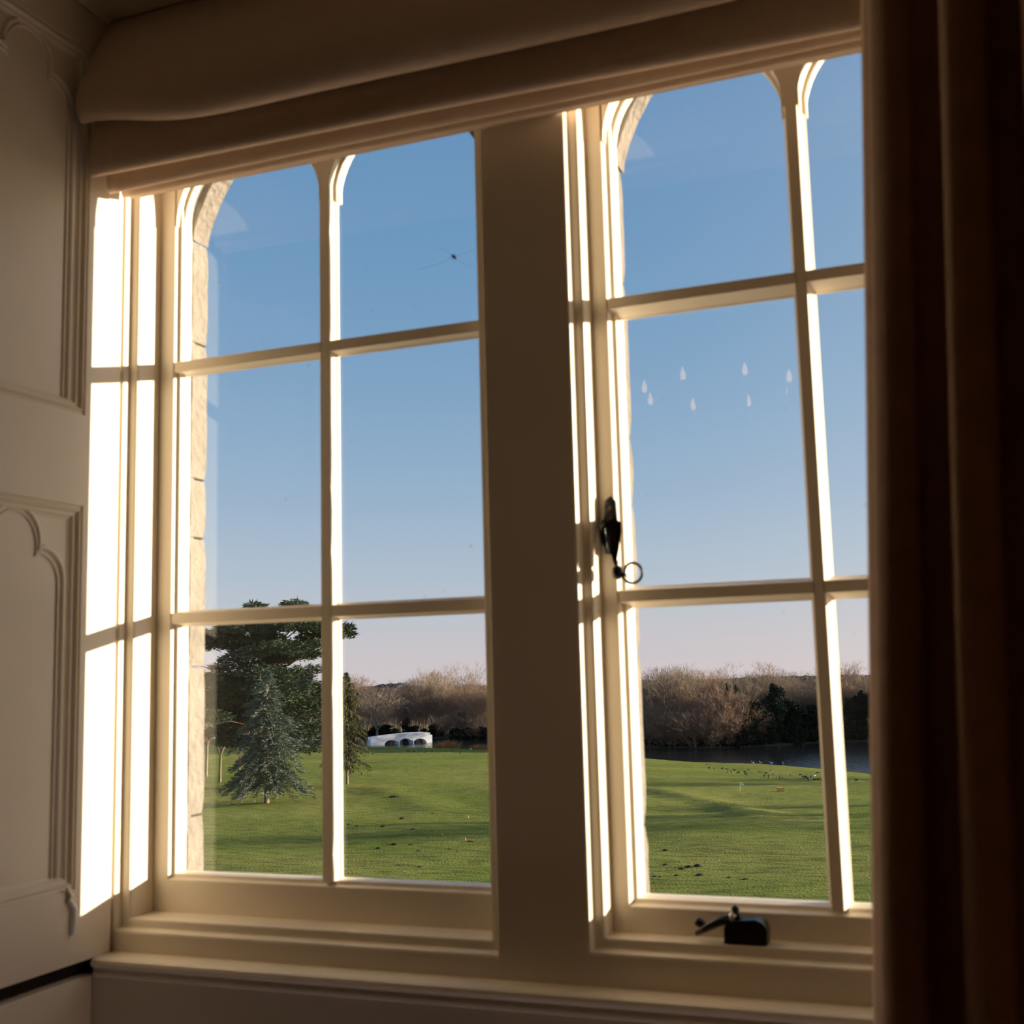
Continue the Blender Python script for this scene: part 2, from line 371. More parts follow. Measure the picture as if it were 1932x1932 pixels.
# ------------------------------------------------------------------ panelled shutters in the reveals
def trefoil(yc, za, s=1.0):
    """right half outline then mirrored: list of (y,z) from foot to foot; za apex height"""
    pts = []; cz = za - .049
    half = []
    for k in range(11):          # top lobe from apex to cusp
        an = math.radians(90 - k * 10.6); half.append((.049 * math.cos(an), cz + .049 * math.sin(an)))
    for k in range(10):          # side lobe
        an = math.radians(92 - k * 10.2); half.append((.053 + .046 * math.cos(an), cz - .054 + .046 * math.sin(an)))
    half.append((.099, cz - .30 * 1.0))
    return half
def shutter(name, xs, s, lab):
    """xs face plane; s=+1 faces +X"""
    T = empty(name, (xs, -.29, Z - .40)); tag(T, lab, 'shutter')
    ox, oy, oz = xs, -.29, Z - .40
    y0, y1, zb, zt = -.4985, -.0795, Z - .4075, SOF - .006
    py0, py1 = -.416, -.158
    pans = ((Z - .302, Z + .268), (Z + .409, Z + 1.005))
    def Q(d, y, z): return (s * d, y - oy, z - oz)
    # stiles and rails at the face, panels sunk 9 mm
    b = MB()
    def bx(ya, yb, za, zc): b.box(min(0, -s * .022), max(0, -s * .022), ya - oy, yb - oy, za - oz, zc - oz)
    bx(y0, py0, zb, zt); bx(py1, y1, zb, zt)
    bx(py0, py1, zb, pans[0][0]); bx(py0, py1, pans[0][1], pans[1][0]); bx(py0, py1, pans[1][1], zt)
    b.build('stiles_and_rails', PAINT, T)
    for (za, zc) in pans:
        b = MB(); b.box(min(-s * .0225, -s * .011), max(-s * .0225, -s * .011), py0 - .004 - oy, py1 + .004 - oy, za - .004 - oz, zc + .004 - oz); b.build('panel', PAINT, T)
        # bolection moulding round the panel
        b = MB(); prof = [(0, 0), (.0015, -.003), (.006, -.004), (.009, .0005), (.0125, -.0045), (.0165, -.005), (.020, -.009), (.024, -.011)]
        rows = [[Q(d, y, z) for (y, z) in ((py0 + o, za + o), (py1 - o, za + o), (py1 - o, zc - o), (py0 + o, zc - o))] for o, d in prof]
        for a, c in zip(rows, rows[1:]):
            for k in range(4):
                k2 = (k + 1) % 4; b.quad(a[k], a[k2], c[k2], c[k])
        b.build('panel_moulding', PAINT, T)
        # applied trefoil tracery
        half = trefoil(0, zc - .012); half[-1] = (.099, za + .022); yc = (py0 + py1) / 2
        full = [(yc - p[0], p[1]) for p in half[::-1]] + [(yc + p[0], p[1]) for p in half[1:]]
        b = MB(); b.tube([Q(-.0105, y, z) for y, z in full], .0048, 6); b.build('tracery', PAINT, T, smooth=True)
        b = MB(); b.tube([Q(-.0108, yc + (y - yc) * .90, z - .0085 if z > za + .05 else z) for y, z in full], .0028, 6); b.build('tracery', PAINT, T, smooth=True)
    return T
shutter('window_shutter', XL, 1, 'cream panelled shutter with trefoil tracery, half lit by low sun')
shutter('window_shutter', XR, -1, 'cream panelled shutter hidden behind the brown curtain')
b = MB(); b.box(XL - .029, XL - .0235, -.4975, -.080, Z - .4315, SOF - .007); b.build('trim_5', DARKGAP); tag(bpy.data.objects['trim_5'], 'backing board behind the panelled shutter, coloured dark as gap shade', 'panelling', kind='structure')

# blind cord end hanging off the shutter
c0 = [(XL + .0022, *hit(123, 1676, 0, XL)[1:]), (XL + .0022, *hit(131, 1690, 0, XL)[1:]), (XL + .0022, *hit(126, 1697, 0, XL)[1:]), (XL + .0022, *hit(137, 1713, 0, XL)[1:]), (XL + .0022, *hit(136, 1738, 0, XL)[1:]), (XL + .0022, *hit(134, 1764, 0, XL)[1:])]
b = MB(); base = c0[0]; b.tube([(p[0] - base[0], p[1] - base[1], p[2] - base[2]) for p in c0], [.0022, .0045, .0042, .0052, .0056, .0045], 8)
tag(b.build('blind_cord', CORD, smooth=True, loc=base), 'short white cord end hanging on the panelled shutter', 'cord')

# ------------------------------------------------------------------ roman blind
BL = empty('roman_blind', (-.57, -.13, SOF - .005)); tag(BL, 'raised cream roman blind gathered in folds above the window', 'blind')
bo = np.array([-.57, -.13, SOF - .005])
def fold(name, prof, x0, x1, wav=.004, sag=None, seed=0):
    nx = 60; b = MB(); rnd = random.Random(seed); ph = rnd.random() * 6
    # smooth the outline with Catmull-Rom
    P = [Vector((p[0], p[1])) for p in prof]; out = []
    for i in range(len(P) - 1):
        p0, p1, p2, p3 = P[max(i - 1, 0)], P[i], P[i + 1], P[min(i + 2, len(P) - 1)]
        for k in range(4):
            t = k / 4; out.append(.5 * ((2 * p1) + (p2 - p0) * t + (2 * p0 - 5 * p1 + 4 * p2 - p3) * t * t + (3 * p1 - p0 - 3 * p2 + p3) * t ** 3))
    out.append(P[-1]); n = len(out)
    for i in range(nx + 1):
        f = i / nx; x = x0 + (x1 - x0) * f
        for j, q in enumerate(out):
            g = j / (n - 1); wv = wav * math.sin(ph + f * 9 + g * 2) * math.sin(math.pi * g)
            dz = sag(f, q) if sag else 0
            b.v.append((x - bo[0], q[0] + wv - bo[1], Z + q[1] + dz - bo[2]))
    for i in range(nx):
        for j in range(n - 1):
            a = i * n + j; b.f.append((a, a + 1, a + n + 1, a + n))
    o = b.build(name, BLIND, BL, smooth=True)
    so_ = o.modifiers.new('thick', 'SOLIDIFY'); so_.thickness = .0022; so_.offset = 0
    return o
xe = .112
def sagD(f, q):
    d = 0
    if q[1] < .95:
        d = .040 * math.exp(-((f - 0) / .105) ** 2) * (1 - (q[1] - .83) / .14 if q[1] > .83 else 1)
    return d
fold('fold', [(-.128, 1.072), (-.150, 1.035), (-.178, .975), (-.200, .915), (-.208, .878), (-.206, .848), (-.198, .833), (-.186, .836), (-.172, .856), (-.164, .885), (-.155, .93)], -1.2625, xe, .004, sagD, 1)
def sagC(f, q): return -.022 * f if q[1] < .86 else 0
fold('fold', [(-.150, .93), (-.161, .89), (-.169, .85), (-.175, .815), (-.177, .800), (-.173, .791), (-.165, .793), (-.156, .81), (-.148, .84), (-.142, .88)], -1.258, xe, .002, sagC, 2)
fold('fold', [(-.142, .88), (-.142, .84), (-.141, .80), (-.139, .783), (-.134, .776), (-.128, .780), (-.121, .80), (-.114, .83)], -1.255, xe, .002, None, 3)
fold('fold', [(-.113, .83), (-.112, .80), (-.111, .785), (-.107, .778), (-.101, .783), (-.096, .81)], -1.25, xe, .0015, None, 4)
fold('bottom_hem', [(-.094, .86), (-.092, .81), (-.090, .795), (-.086, .7865), (-.080, .7885), (-.0775, .80), (-.0775, .93), (-.0775, 1.06)], -1.2535, xe, .001, None, 5)
b = MB(); b.box(-1.255 - bo[0], xe - .006 - bo[0], -.128 - bo[1], -.080 - bo[1], SOF - .040 - bo[2], SOF - .0055 - bo[2]); b.build('head_rail', BLIND, BL)

# ------------------------------------------------------------------ curtain
def curtain(name, edge_top, edge_bot, side, lab, yb=-.66):
    zt, zb = SOF + .55, .02
    b = MB(); nx, nz = 150, 44; width = .62
    for j in range(nz + 1):
        g = j / nz; z = zt + (zb - zt) * g
        zz = (z - Z)
        e = edge_top + (edge_bot - edge_top) * min(1.25, max(-.3, (.54 - zz) / .80))
        wdt = width * (.92 + .08 * g)
        for i in range(nx + 1):
            f = i / nx; a = f * (23 - 3 * g) * math.pi
            y = yb + .026 * math.cos(a + .45 * math.sin(g * 3 + f * 4)) + .012 * math.sin(a * .47 + g * 5) + .006 * math.sin(18 * g + f * 9) * math.sin(a)
            y -= .85 * min(wdt * f, .17)
            x = e + side * (wdt * f + .006 * math.sin(a * 2.0 + .6) * (f > .01))
            b.v.append((x, y - yb, z - zb))
    for j in range(nz):
        for i in range(nx):
            a = j * (nx + 1) + i; b.f.append((a, a + 1, a + nx + 2, a + nx + 1))
    root = empty(name, (0, yb, zb)); tag(root, lab, 'curtain')
    o = b.build('cloth', CURT, root, smooth=True)
    sd = o.modifiers.new('thick', 'SOLIDIFY'); sd.thickness = .004; sd.offset = 0
    return root
curtain('window_curtain', -.058, -.097, 1, 'dark brown pleated curtain hanging beside the casement window')
b = MB(); b.tube([(-2.15, -.66, SOF + .57), (1.0, -.66, SOF + .57)], .014, 12)
pole = empty('curtain_pole', (0, -.66, SOF + .57)); tag(pole, 'dark iron curtain pole above the window', 'curtain pole')
m_ = b.build('rod', IRON, pole); m_.location = (0, .66, -(SOF + .57))
for xx in (-2.17, 1.02):
    b = MB(); b.blob((0, 0, 0), (.03, .03, .03)); b.build('finial', IRON, pole, smooth=True, loc=(xx, 0, 0))
for xx in (-1.9, .75):
    b = MB(); b.box(-.012, .012, 0.0, .162, -.03, -.012); b.build('bracket', IRON, pole, loc=(xx, 0, 0))

# ------------------------------------------------------------------ casement fastener (monkey tail) on the casement stile
YF = -.0177 - .002
fa = hit(1152, 1000, 1, YF)
FS = empty('fastener', tuple(fa), W2); FS['label'] = 'black iron casement fastener with curled monkey tail'
def F(px, py, y): p = hit(px, py, 1, y); return Vector(p) - Vector(fa)
b = MB()                                                    # backplate, long lozenge
pl = [(1141, 945), (1152, 936), (1161, 945), (1163, 970), (1165, 990), (1165, 1030), (1160, 1044), (1148, 1046), (1142, 1030), (1139, 985)]
fr = [F(x, y, YF - .004) for x, y in pl]; bk = [F(x, y, YF) + Vector((0, .004, 0)) for x, y in pl]
b.poly(fr); 
for k in range(len(pl)):
    k2 = (k + 1) % len(pl); b.quad(fr[k], fr[k2], bk[k2], bk[k])
b.build('backplate', IRON, FS)
b = MB()                                                    # lever body: bulging hook plate in front
prof = [(1146, 982), (1160, 978), (1172, 986), (1173, 1003), (1170, 1020), (1167, 1040), (1163, 1062), (1158, 1064), (1153, 1046), (1150, 1020), (1146, 1000)]
f1 = [F(x, y, YF - .026) for x, y in prof]; f0 = [F(x, y, YF - .016) for x, y in prof]
b.poly(f1); b.poly(f0[::-1])
for k in range(len(prof)):
    k2 = (k + 1) % len(prof); b.quad(f1[k], f1[k2], f0[k2], f0[k])
b.build('lever', IRON, FS, bevel=.001)
b = MB(); b.tube([F(1140, 983, YF - .008), F(1136, 1000, YF - .016), F(1139, 1022, YF - .018), F(1146, 1044, YF - .012)], [.004, .005, .0045, .003], 8); b.build('hook_plate', IRON, FS, smooth=True)
b = MB(); b.tube([F(1156, 987, YF + .001), F(1156, 987, YF - .030)], .0065, 12); b.build('pivot', IRON, FS)
for yy in (960, 1016):
    b = MB(); b.blob(F(1152, yy, YF - .0045), (.0040, .0015, .0040), 10, 6); b.build('screw', mat('old_brass', (.14, .10, .06), .5, var=.2, metal=.7), FS, smooth=True)
b = MB(); b.blob(F(1165, 1080, YF - .022), (.0085, .0085, .0098), 12, 8); b.tube([F(1162, 1058, YF - .021), F(1164, 1074, YF - .022)], .0032, 8); b.build('knob', IRON, FS, smooth=True)
b = MB()                                                    # curled monkey tail
cx, cy = 1193.0, 1081.0; pts = [F(1172, 1080, YF - .022), F(1177, 1085, YF - .024)]
for k in range(40):
    an = math.radians(165 - k * 10.2); rr = 18.5 - (0 if k < 26 else (k - 26) * .55)
    pts.append(F(cx + rr * math.cos(an), cy + rr * math.sin(an) * 1.03 if True else 0, YF - .024))
b.tube(pts, [.0022] + [.0020] * (len(pts) - 8) + [.0019, .0018, .0016, .0014, .0012, .001, .0008], 8); b.build('curled_tail', IRON, FS, smooth=True)

# ------------------------------------------------------------------ casement stay pin on the frame ledge
sb = hit(1405, 1779, 2, Z - .3494); ST = empty('window_stay', tuple(sb)); tag(ST, 'black iron casement stay on the ledge under the right sash', 'window stay')
yl = sb[1]
def G(px, py, y): return Vector(hit(px, py, 1, y)) - Vector(sb)
b = MB(); ol = [(1366, 1777), (1366, 1752), (1369, 1744), (1378, 1739), (1402, 1737), (1424, 1736), (1436, 1741), (1444, 1750), (1447, 1762), (1446, 1779)]
f1 = [G(x, y, yl - .012) for x, y in ol]; f0 = [p + Vector((0, .026, 0)) for p in f1]
zmin = min(p.z for p in f1)
for L_ in (f1, f0):
    L_[0].z = L_[-1].z = 0.0004
b.poly(f1); b.poly(f0[::-1])
for k in range(len(ol)):
    k2 = (k + 1) % len(ol); b.quad(f1[k], f1[k2], f0[k2], f0[k])
b.build('base_block', IRON, ST, bevel=.003)
b = MB(); b.tube([G(1393, 1742, yl), G(1390, 1725, yl), G(1388, 1716, yl)], [.0042, .0040, .0046], 10); b.blob(G(1387, 1715, yl), (.0052, .0052, .0052)); b.build('pin', IRON, ST, smooth=True)
b = MB(); b.tube([G(1378, 1732, yl - .004), G(1352, 1741, yl - .004), G(1330, 1752, yl - .004), G(1313, 1762, yl - .004)], [.0055, .0062, .0050, .0026], 10); b.build('arm', IRON, ST, smooth=True)
b = MB(); b.tube([G(1333, 1748, yl + .002), G(1319, 1739, yl + .002)], [.004, .006], 10); b.blob(G(1319, 1740, yl + .002), (.0065, .006, .0065)); b.build('thumb_knob', IRON, ST, smooth=True)
b = MB(); b.tube([G(1383, 1724, yl - .007), G(1380, 1734, yl - .007)], [.0042, .0042], 10); b.build('steel_screw', mat('bright_steel', (.75, .72, .68), .25, var=.05, metal=.6), ST, smooth=True)

# ------------------------------------------------------------------ dead spider and strands on a pane
sp0 = hit(855.5, 484, 1, .0185); SPD = empty('spider', tuple(sp0)); tag(SPD, 'tiny dead brown spider hanging in a web on the left upper pane', 'spider')
def Hh(px, py, y=.0185): return Vector(hit(px, py, 1, y)) - Vector(sp0)
b = MB(); b.tube([Hh(853.5, 481), Hh(856, 484), Hh(860, 488.5)], [.0012, .0024, .0010], 8); b.build('body', BUGM, SPD, smooth=True)
b = MB()
for q in ((850, 486), (849, 481), (862, 483), (861, 491), (853, 491), (858, 478)): b.tube([Hh(856, 484), Hh(*q)], .00025, 4)
b.build('legs', BUGM, SPD)
b = MB()
for pts in ([(856, 484), (835, 495), (815, 502), (790, 508)], [(856, 484), (880, 476), (899, 468)], [(858, 487), (880, 500), (899, 505)], [(854, 482), (839, 470), (826, 468)]):
    b.tube([Hh(*p) for p in pts], .00012, 4)
b.build('web_strands', SILK, SPD)

# ------------------------------------------------------------------ chandelier in the room behind the camera
cz = EYE + 1.15; CH = empty('chandelier', (-1.04, -3.61, cz)); tag(CH, 'brass chandelier with eight small candle lamps, seen faintly reflected', 'chandelier')
BR = mat('aged_brass', (.35, .22, .09), .35, var=.1, metal=.9)
b = MB(); b.tube([(0, 0, RZ1 - cz - .001), (0, 0, .05), (0, 0, -.12), (0, 0, -.18)], [.012, .012, .05, .01], 12); b.build('stem', BR, CH, smooth=True)
em = bpy.data.materials.new('candle_lamp_glow'); em.use_nodes = True
eb = em.node_tree.nodes['Principled BSDF']; eb.inputs['Base Color'].default_value = (1, .7, .4, 1); eb.inputs['Emission Color'].default_value = (1, .52, .22, 1); eb.inputs['Emission Strength'].default_value = 4.5
for k in range(8):
    an = 2 * math.pi * (k + .3) / 8; ca, sa = math.cos(an), math.sin(an)
    b = MB(); b.tube([(.03 * ca, .03 * sa, -.10), (.18 * ca, .18 * sa, -.16), (.31 * ca, .31 * sa, -.10), (.34 * ca, .34 * sa, -.02)], .008, 8); b.build('arm', BR, CH, smooth=True)
    b = MB(); b.tube([(.34 * ca, .34 * sa, -.02), (.34 * ca, .34 * sa, .06)], .012, 10); b.build('candle_tube', CORD, CH, smooth=True)
    b = MB(); b.tube([(.34 * ca, .34 * sa, .06), (.34 * ca, .34 * sa, .075), (.34 * ca, .34 * sa, .095), (.34 * ca, .34 * sa, .12)], [.006, .013, .010, .001], 10); b.build('lamp_bulb', em, CH, smooth=True)

# ================================================================== OUTDOORS
WZ = EYE - 22.9                                # lake level
near_px = [(380, 1404), (560, 1406), (700, 1409), (820, 1411), (915, 1414), (1060, 1421), (1215, 1431), (1300, 1438), (1430, 1441.5), (1500, 1447), (1560, 1452.5), (1640, 1461.5), (1760, 1474)]
far_px = [(380, 1386), (560, 1388), (700, 1391), (850, 1393.5), (915, 1396), (1060, 1404), (1215, 1411.5), (1330, 1413), (1430, 1409), (1560, 1401), (1640, 1399), (1760, 1400)]
def shore(pxs):
    P = [hit(x, y, 2, WZ) for x, y in pxs]; A = np.array([uv_of(p[0], p[1]) for p in P]); A = A[np.argsort(A[:, 1])]; return A
NS, FS_ = shore(near_px), shore(far_px)
def us(v): return np.interp(v, NS[:, 1], NS[:, 0])
def uf(v): return np.interp(v, FS_[:, 1], FS_[:, 0])
def plain(u, v):
    s = us(v); k = (WZ * -1 + EYE - 12.2) / (s - 62.0)          # straight fall from the house to the shore
    return WZ + .12 + k * (s - u)
ridges = []
def add_ridge(pxs, h, wd, drop=0.0): ridges.append((pxs, h, wd, drop))
def seg_dist(pu, pv, A):
    best = np.full(pu.shape, 1e9); side = np.zeros(pu.shape)
    for (a, c) in zip(A, A[1:]):
        d = c - a; t = np.clip(((pu - a[0]) * d[0] + (pv - a[1]) * d[1]) / (d @ d), 0, 1)
        qx, qy = pu - a[0] - t * d[0], pv - a[1] - t * d[1]; ds = np.hypot(qx, qy)
        s = np.sign(d[0] * qy - d[1] * qx); m = ds < best; best[m] = ds[m]; side[m] = s[m]
    return best, side
def ground_hit(px, py, fn):
    d = ray(px, py); t0 = 8.0 / (d @ FW); f = lambda t: (CAM + t * d)[2] - fn(*[np.array(q) for q in uv_of(*(CAM + t * d)[:2])])
    lo = t0; t = t0
    while t * (d @ FW) < 700:
        t *= 1.03
        if f(t) < 0:
            hi = t
            for _ in range(40):
                mid = (lo + hi) / 2
                if f(mid) < 0: hi = mid
                else: lo = mid
            return CAM + hi * d
        lo = t
    return CAM + t * d
def G2(px, py): p = ground_hit(px, py, plain); return np.array(uv_of(p[0], p[1]))
RID = [(np.array([G2(*p) for p in pts]), h, wd) for pts, h, wd in (
    ([(640, 1486), (700, 1488), (760, 1504), (822, 1528)], .30, 3.2),
    ([(1190, 1488), (1225, 1491), (1330, 1511), (1432, 1535)], .30, 1.9),
    ([(1190, 1529), (1260, 1527), (1350, 1523), (1420, 1541)], .22, 1.8),
    ([(760, 1490), (920, 1493), (1010, 1497)], .32, 3.0))]
def gz(u, v, fine=True):
    u = np.asarray(u, float); v = np.asarray(v, float); z = plain(u, v)
    for A, h, wd in RID:
        d, s = seg_dist(u, v, A); z = z + h * np.exp(-(d / wd) ** 2)
    s = us(v); z = np.where(u > s, WZ - .12 - .12 * (u - s), z); return np.maximum(z, WZ - 1.5)
def at_ground(px, py): return ground_hit(px, py, gz)

# lawn material
LM = bpy.data.materials.new('lawn_grass'); LM.use_nodes = True; n = LM.node_tree; pb = n.nodes['Principled BSDF']
N = n.nodes.new; L = n.links.new
tcn = N('ShaderNodeTexCoord')
def noise_node(scale, detail=5, st=None, rot=0):
    mp = N('ShaderNodeMapping'); L(tcn.outputs['Object'], mp.inputs[0]); mp.inputs['Rotation'].default_value = (0, 0, rot)
    if st: mp.inputs['Scale'].default_value = st
    q = N('ShaderNodeTexNoise'); q.inputs['Scale'].default_value = scale; q.inputs['Detail'].default_value = detail; L(mp.outputs[0], q.inputs['Vector']); return q
n1 = noise_node(.045, 4); n2 = noise_node(.55, 6, (1, 2.5, 1), .5); n3 = noise_node(6, 6); n4 = noise_node(.9, 7, (.6, 2.2, 1), .35)
mixA = N('ShaderNodeMix'); mixA.data_type = 'RGBA'; mixA.inputs['A'].default_value = (.215, .265, .047, 1); mixA.inputs['B'].default_value = (.32, .325, .080, 1)
r1 = N('ShaderNodeMapRange'); r1.inputs['From Min'].default_value = .35; r1.inputs['From Max'].default_value = .65; L(n1.outputs['Fac'], r1.inputs['Value']); L(r1.outputs[0], mixA.inputs['Factor'])
mixB = N('ShaderNodeMix'); mixB.data_type = 'RGBA'; mixB.blend_type = 'MULTIPLY'; mixB.inputs['Factor'].default_value = .8; L(mixA.outputs['Result'], mixB.inputs['A'])
r2 = N('ShaderNodeMapRange'); r2.inputs['From Min'].default_value = .28; r2.inputs['From Max'].default_value = .55; r2.inputs['To Min'].default_value = .34; r2.inputs['To Max'].default_value = 1.05; L(n2.outputs['Fac'], r2.inputs['Value'])
L(r2.outputs[0], mixB.inputs['B']); L(mixB.outputs['Result'], pb.inputs['Base Color'])
pb.inputs['Roughness'].default_value = .95; pb.inputs['Specular IOR Level'].default_value = .05
bm1 = N('ShaderNodeBump'); bm1.inputs['Strength'].default_value = 1.0; bm1.inputs['Distance'].default_value = .45; L(n3.outputs['Fac'], bm1.inputs['Height'])
bm2 = N('ShaderNodeBump'); bm2.inputs['Strength'].default_value = .7; bm2.inputs['Distance'].default_value = .5; L(n4.outputs['Fac'], bm2.inputs['Height']); L(bm1.outputs[0], bm2.inputs['Normal']); L(bm2.outputs[0], pb.inputs['Normal'])

nu_, nv_ = 300, 260
uu = 10 * (430 / 10) ** (np.linspace(0, 1, nu_)); ww = np.linspace(-1, 1, nv_)
Ug, Wg = np.meshgrid(uu, ww, indexing='ij'); Vg = Wg * (.75 * Ug + 40); Zg = gz(Ug, Vg)
Xg, Yg = xy_of(Ug, Vg)
fine = np.array([[noise.noise((Xg[i, j] * .22, Yg[i, j] * .5, 1.3)) * .10 + noise.noise((Xg[i, j] * .06, Yg[i, j] * .09, 7.7)) * .28 for j in range(nv_)] for i in range(nu_)])
Zg = np.where(Ug < us(Vg) - 2, Zg + fine * np.clip((us(Vg) - Ug) / 60, 0, 1), Zg)
idx = np.arange(nu_ * nv_).reshape(nu_, nv_)
A_, B_, C_, D_ = idx[:-1, :-1].ravel(), idx[:-1, 1:].ravel(), idx[1:, 1:].ravel(), idx[1:, :-1].ravel()
Vx = np.stack([Xg.ravel(), Yg.ravel(), Zg.ravel()], 1)
lm = tri_mesh('lawn', Vx, np.concatenate([np.stack([A_, B_, C_], 1), np.stack([A_, C_, D_], 1)]), LM)
lawn = link('lawn', lm, smooth=True); tag(lawn, 'rolling green lawn falling away to the lake', 'lawn', kind='structure')

# lake
WM = bpy.data.materials.new('lake_water'); WM.use_nodes = True; n = WM.node_tree; pb = n.nodes['Principled BSDF']
pb.inputs['Base Color'].default_value = (.012, .016, .018, 1); pb.inputs['Roughness'].default_value = .11; pb.inputs['Specular IOR Level'].default_value = .5; pb.inputs['IOR'].default_value = 1.33
tq = n.nodes.new('ShaderNodeTexCoord'); nq = n.nodes.new('ShaderNodeTexNoise'); nq.inputs['Scale'].default_value = .8; nq.inputs['Detail'].default_value = 3; n.links.new(tq.outputs['Object'], nq.inputs['Vector'])
bq = n.nodes.new('ShaderNodeBump'); bq.inputs['Strength'].default_value = .55; bq.inputs['Distance'].default_value = .3; n.links.new(nq.outputs['Fac'], bq.inputs['Height']); n.links.new(bq.outputs[0], pb.inputs['Normal'])
b = MB(); q = [xy_of(*p) for p in ((215, -330), (215, 360), (470, 360), (470, -330))]; b.poly([(p[0], p[1], WZ) for p in q])
tag(b.build('lake', WM), 'dark still lake beyond the lawn reflecting trees', 'lake', kind='structure')

# far bank, rising slowly
BM_ = mat('woodland_floor', (.085, .06, .035), .95, var=.4, vscale=.15, base2=(.045, .042, .022))
bu = np.array([0, 1.5, 6, 20, 60, 140, 300, 600, 900, 1300.]); bz = np.array([-.4, .25, .7, 1.2, 1.8, 2.4, 3.0, 3.2, 3.0, 2.0])
vv = np.linspace(-1, 1, 160); Vb = []
for i, du in enumerate(bu):
    for t in vv:
        u0 = 400 + du; v = t * (260 + 1.1 * du); uu0 = uf(v) + du; x, y = xy_of(uu0, v); Vb.append((x, y, WZ + bz[i] + (noise.noise((x * .03, y * .03, 0)) * .5 if du > 3 else 0)))
id2 = np.arange(len(bu) * 160).reshape(len(bu), 160); A_, B_, C_, D_ = id2[:-1, :-1].ravel(), id2[:-1, 1:].ravel(), id2[1:, 1:].ravel(), id2[1:, :-1].ravel()
tag(link('far_bank', tri_mesh('far_bank', np.array(Vb), np.concatenate([np.stack([A_, B_, C_], 1), np.stack([A_, C_, D_], 1)]), BM_), smooth=True), 'wooded ground on the far side of the lake', 'ground', kind='structure')
def bank_z(u, v):
    du = u - uf(v); return WZ + np.interp(du, bu, bz)
def place_far(px, du):
    """ground point on the far bank du metres behind its shore, in the column px"""
    u = 360.0
    for _ in range(12):
        d = ray(px, 1340); p = CAM + d * (u / (d @ FW)); uu_, v = uv_of(p[0], p[1]); u = uf(v) + du
    x, y = xy_of(u, v); return x, y, float(bank_z(u, v)), u

# distant wooded ridge
HM = mat('hazed_woodland', (.050, .055, .060), .95, var=.5, vscale=.03, bump=.6, bscale=.2, spec=.02)  # blue-grey tint puts the haze of distance into the colour
def ridge(name, u, tops, depth, lab):
    pxs = np.linspace(-300, 2700, 1500); Vr = []; Tr = []
    for i, px in enumerate(pxs):
        ty = np.interp(px, [t[0] for t in tops], [t[1] for t in tops]); ty += 3 * noise.noise((px * .05, 1, u)) + 2.6 * noise.noise((px * .16, 2, u)) + 2.2 * noise.noise((px * .45, 3, u))
        d = ray(px, ty); p = CAM + d * (u / (d @ FW)); off = FW * depth
        Vr += [(p[0] - off[0], p[1] - off[1], WZ), tuple(p - off * .25 + np.array([0, 0, -2])), tuple(p), (p[0] + off[0], p[1] + off[1], WZ)]
    for i in range(len(pxs) - 1):
        for k in range(3):
            a = i * 4 + k; Tr += [(a, a + 4, a + 5), (a, a + 5, a + 1)]
    o = link(name, tri_mesh(name, np.array(Vr), np.array(Tr), HM)); tag(o, lab, 'hills', kind='structure')
ridge('hills', 1400, [(200, 1292), (640, 1293), (690, 1297), (720, 1291), (760, 1289), (800, 1297), (915, 1293), (1100, 1288), (1210, 1283), (1300, 1283), (1380, 1280), (1450, 1277), (1560, 1275), (1640, 1274), (1900, 1270)], 220, 'low dark wooded hills along the horizon')

# ------------------------------------------------------------------ trees
BARK = mat('grey_brown_bark', (.23, .175, .12), .9, var=.3, vscale=1.5, spec=.05)
TWIG = mat('bare_twigs', (.31, .24, .18), .95, var=.25, vscale=.4, spec=.03)
TWIG2 = mat('reddish_twigs', (.31, .21, .15), .95, var=.25, vscale=.4, spec=.03)
PALEB = mat('pale_bark', (.34, .29, .21), .9, var=.3, vscale=1.2, spec=.05)
def leafmat(name, c, c2):
    return mat(name, c, .85, base2=c2, vscale=.6, spec=.08)
CED = leafmat('cedar_needles', (.075, .105, .048), (.032, .056, .042))
BLU = leafmat('blue_cedar_needles', (.15, .19, .13), (.075, .110, .090))
LAR = leafmat('olive_needles', (.105, .105, .042), (.045, .055, .025))
EVG = leafmat('dark_evergreen_leaves', (.026, .040, .024), (.010, .018, .015))
IVY = leafmat('ivy_green_leaves', (.085, .105, .035), (.040, .055, .022))

def sticks(segs, nside=3):
    """segs list of (p0,p1,r0,r1) -> V,T numpy triangles"""
    n = len(segs); P0 = np.array([s[0] for s in segs]); P1 = np.array([s[1] for s in segs]); r0 = np.array([s[2] for s in segs]); r1 = np.array([s[3] for s in segs])
    d = P1 - P0; d /= np.maximum(1e-6, np.linalg.norm(d, axis=1))[:, None]
    ref = np.where(np.abs(d[:, 2:3]) > .9, np.array([[1., 0, 0]]), np.array([[0, 0, 1.]])); a = np.cross(d, ref); a /= np.linalg.norm(a, axis=1)[:, None]; c = np.cross(d, a)
    V = np.zeros((n, 2 * nside, 3)); 
    for k in range(nside):
        an = 2 * math.pi * k / nside; o = a * math.cos(an) + c * math.sin(an)
        V[:, k] = P0 + o * r0[:, None]; V[:, nside + k] = P1 + o * r1[:, None]
    T = []
    for k in range(nside):
        k2 = (k + 1) % nside; T += [(k, k2, nside + k2), (k, nside + k2, nside + k)]
    T = np.array(T)[None] + (np.arange(n) * 2 * nside)[:, None, None]
    return V.reshape(-1, 3), T.reshape(-1, 3)
def rot_about(d, axis, ang):
    return (Matrix.Rotation(ang, 3, axis) @ d)
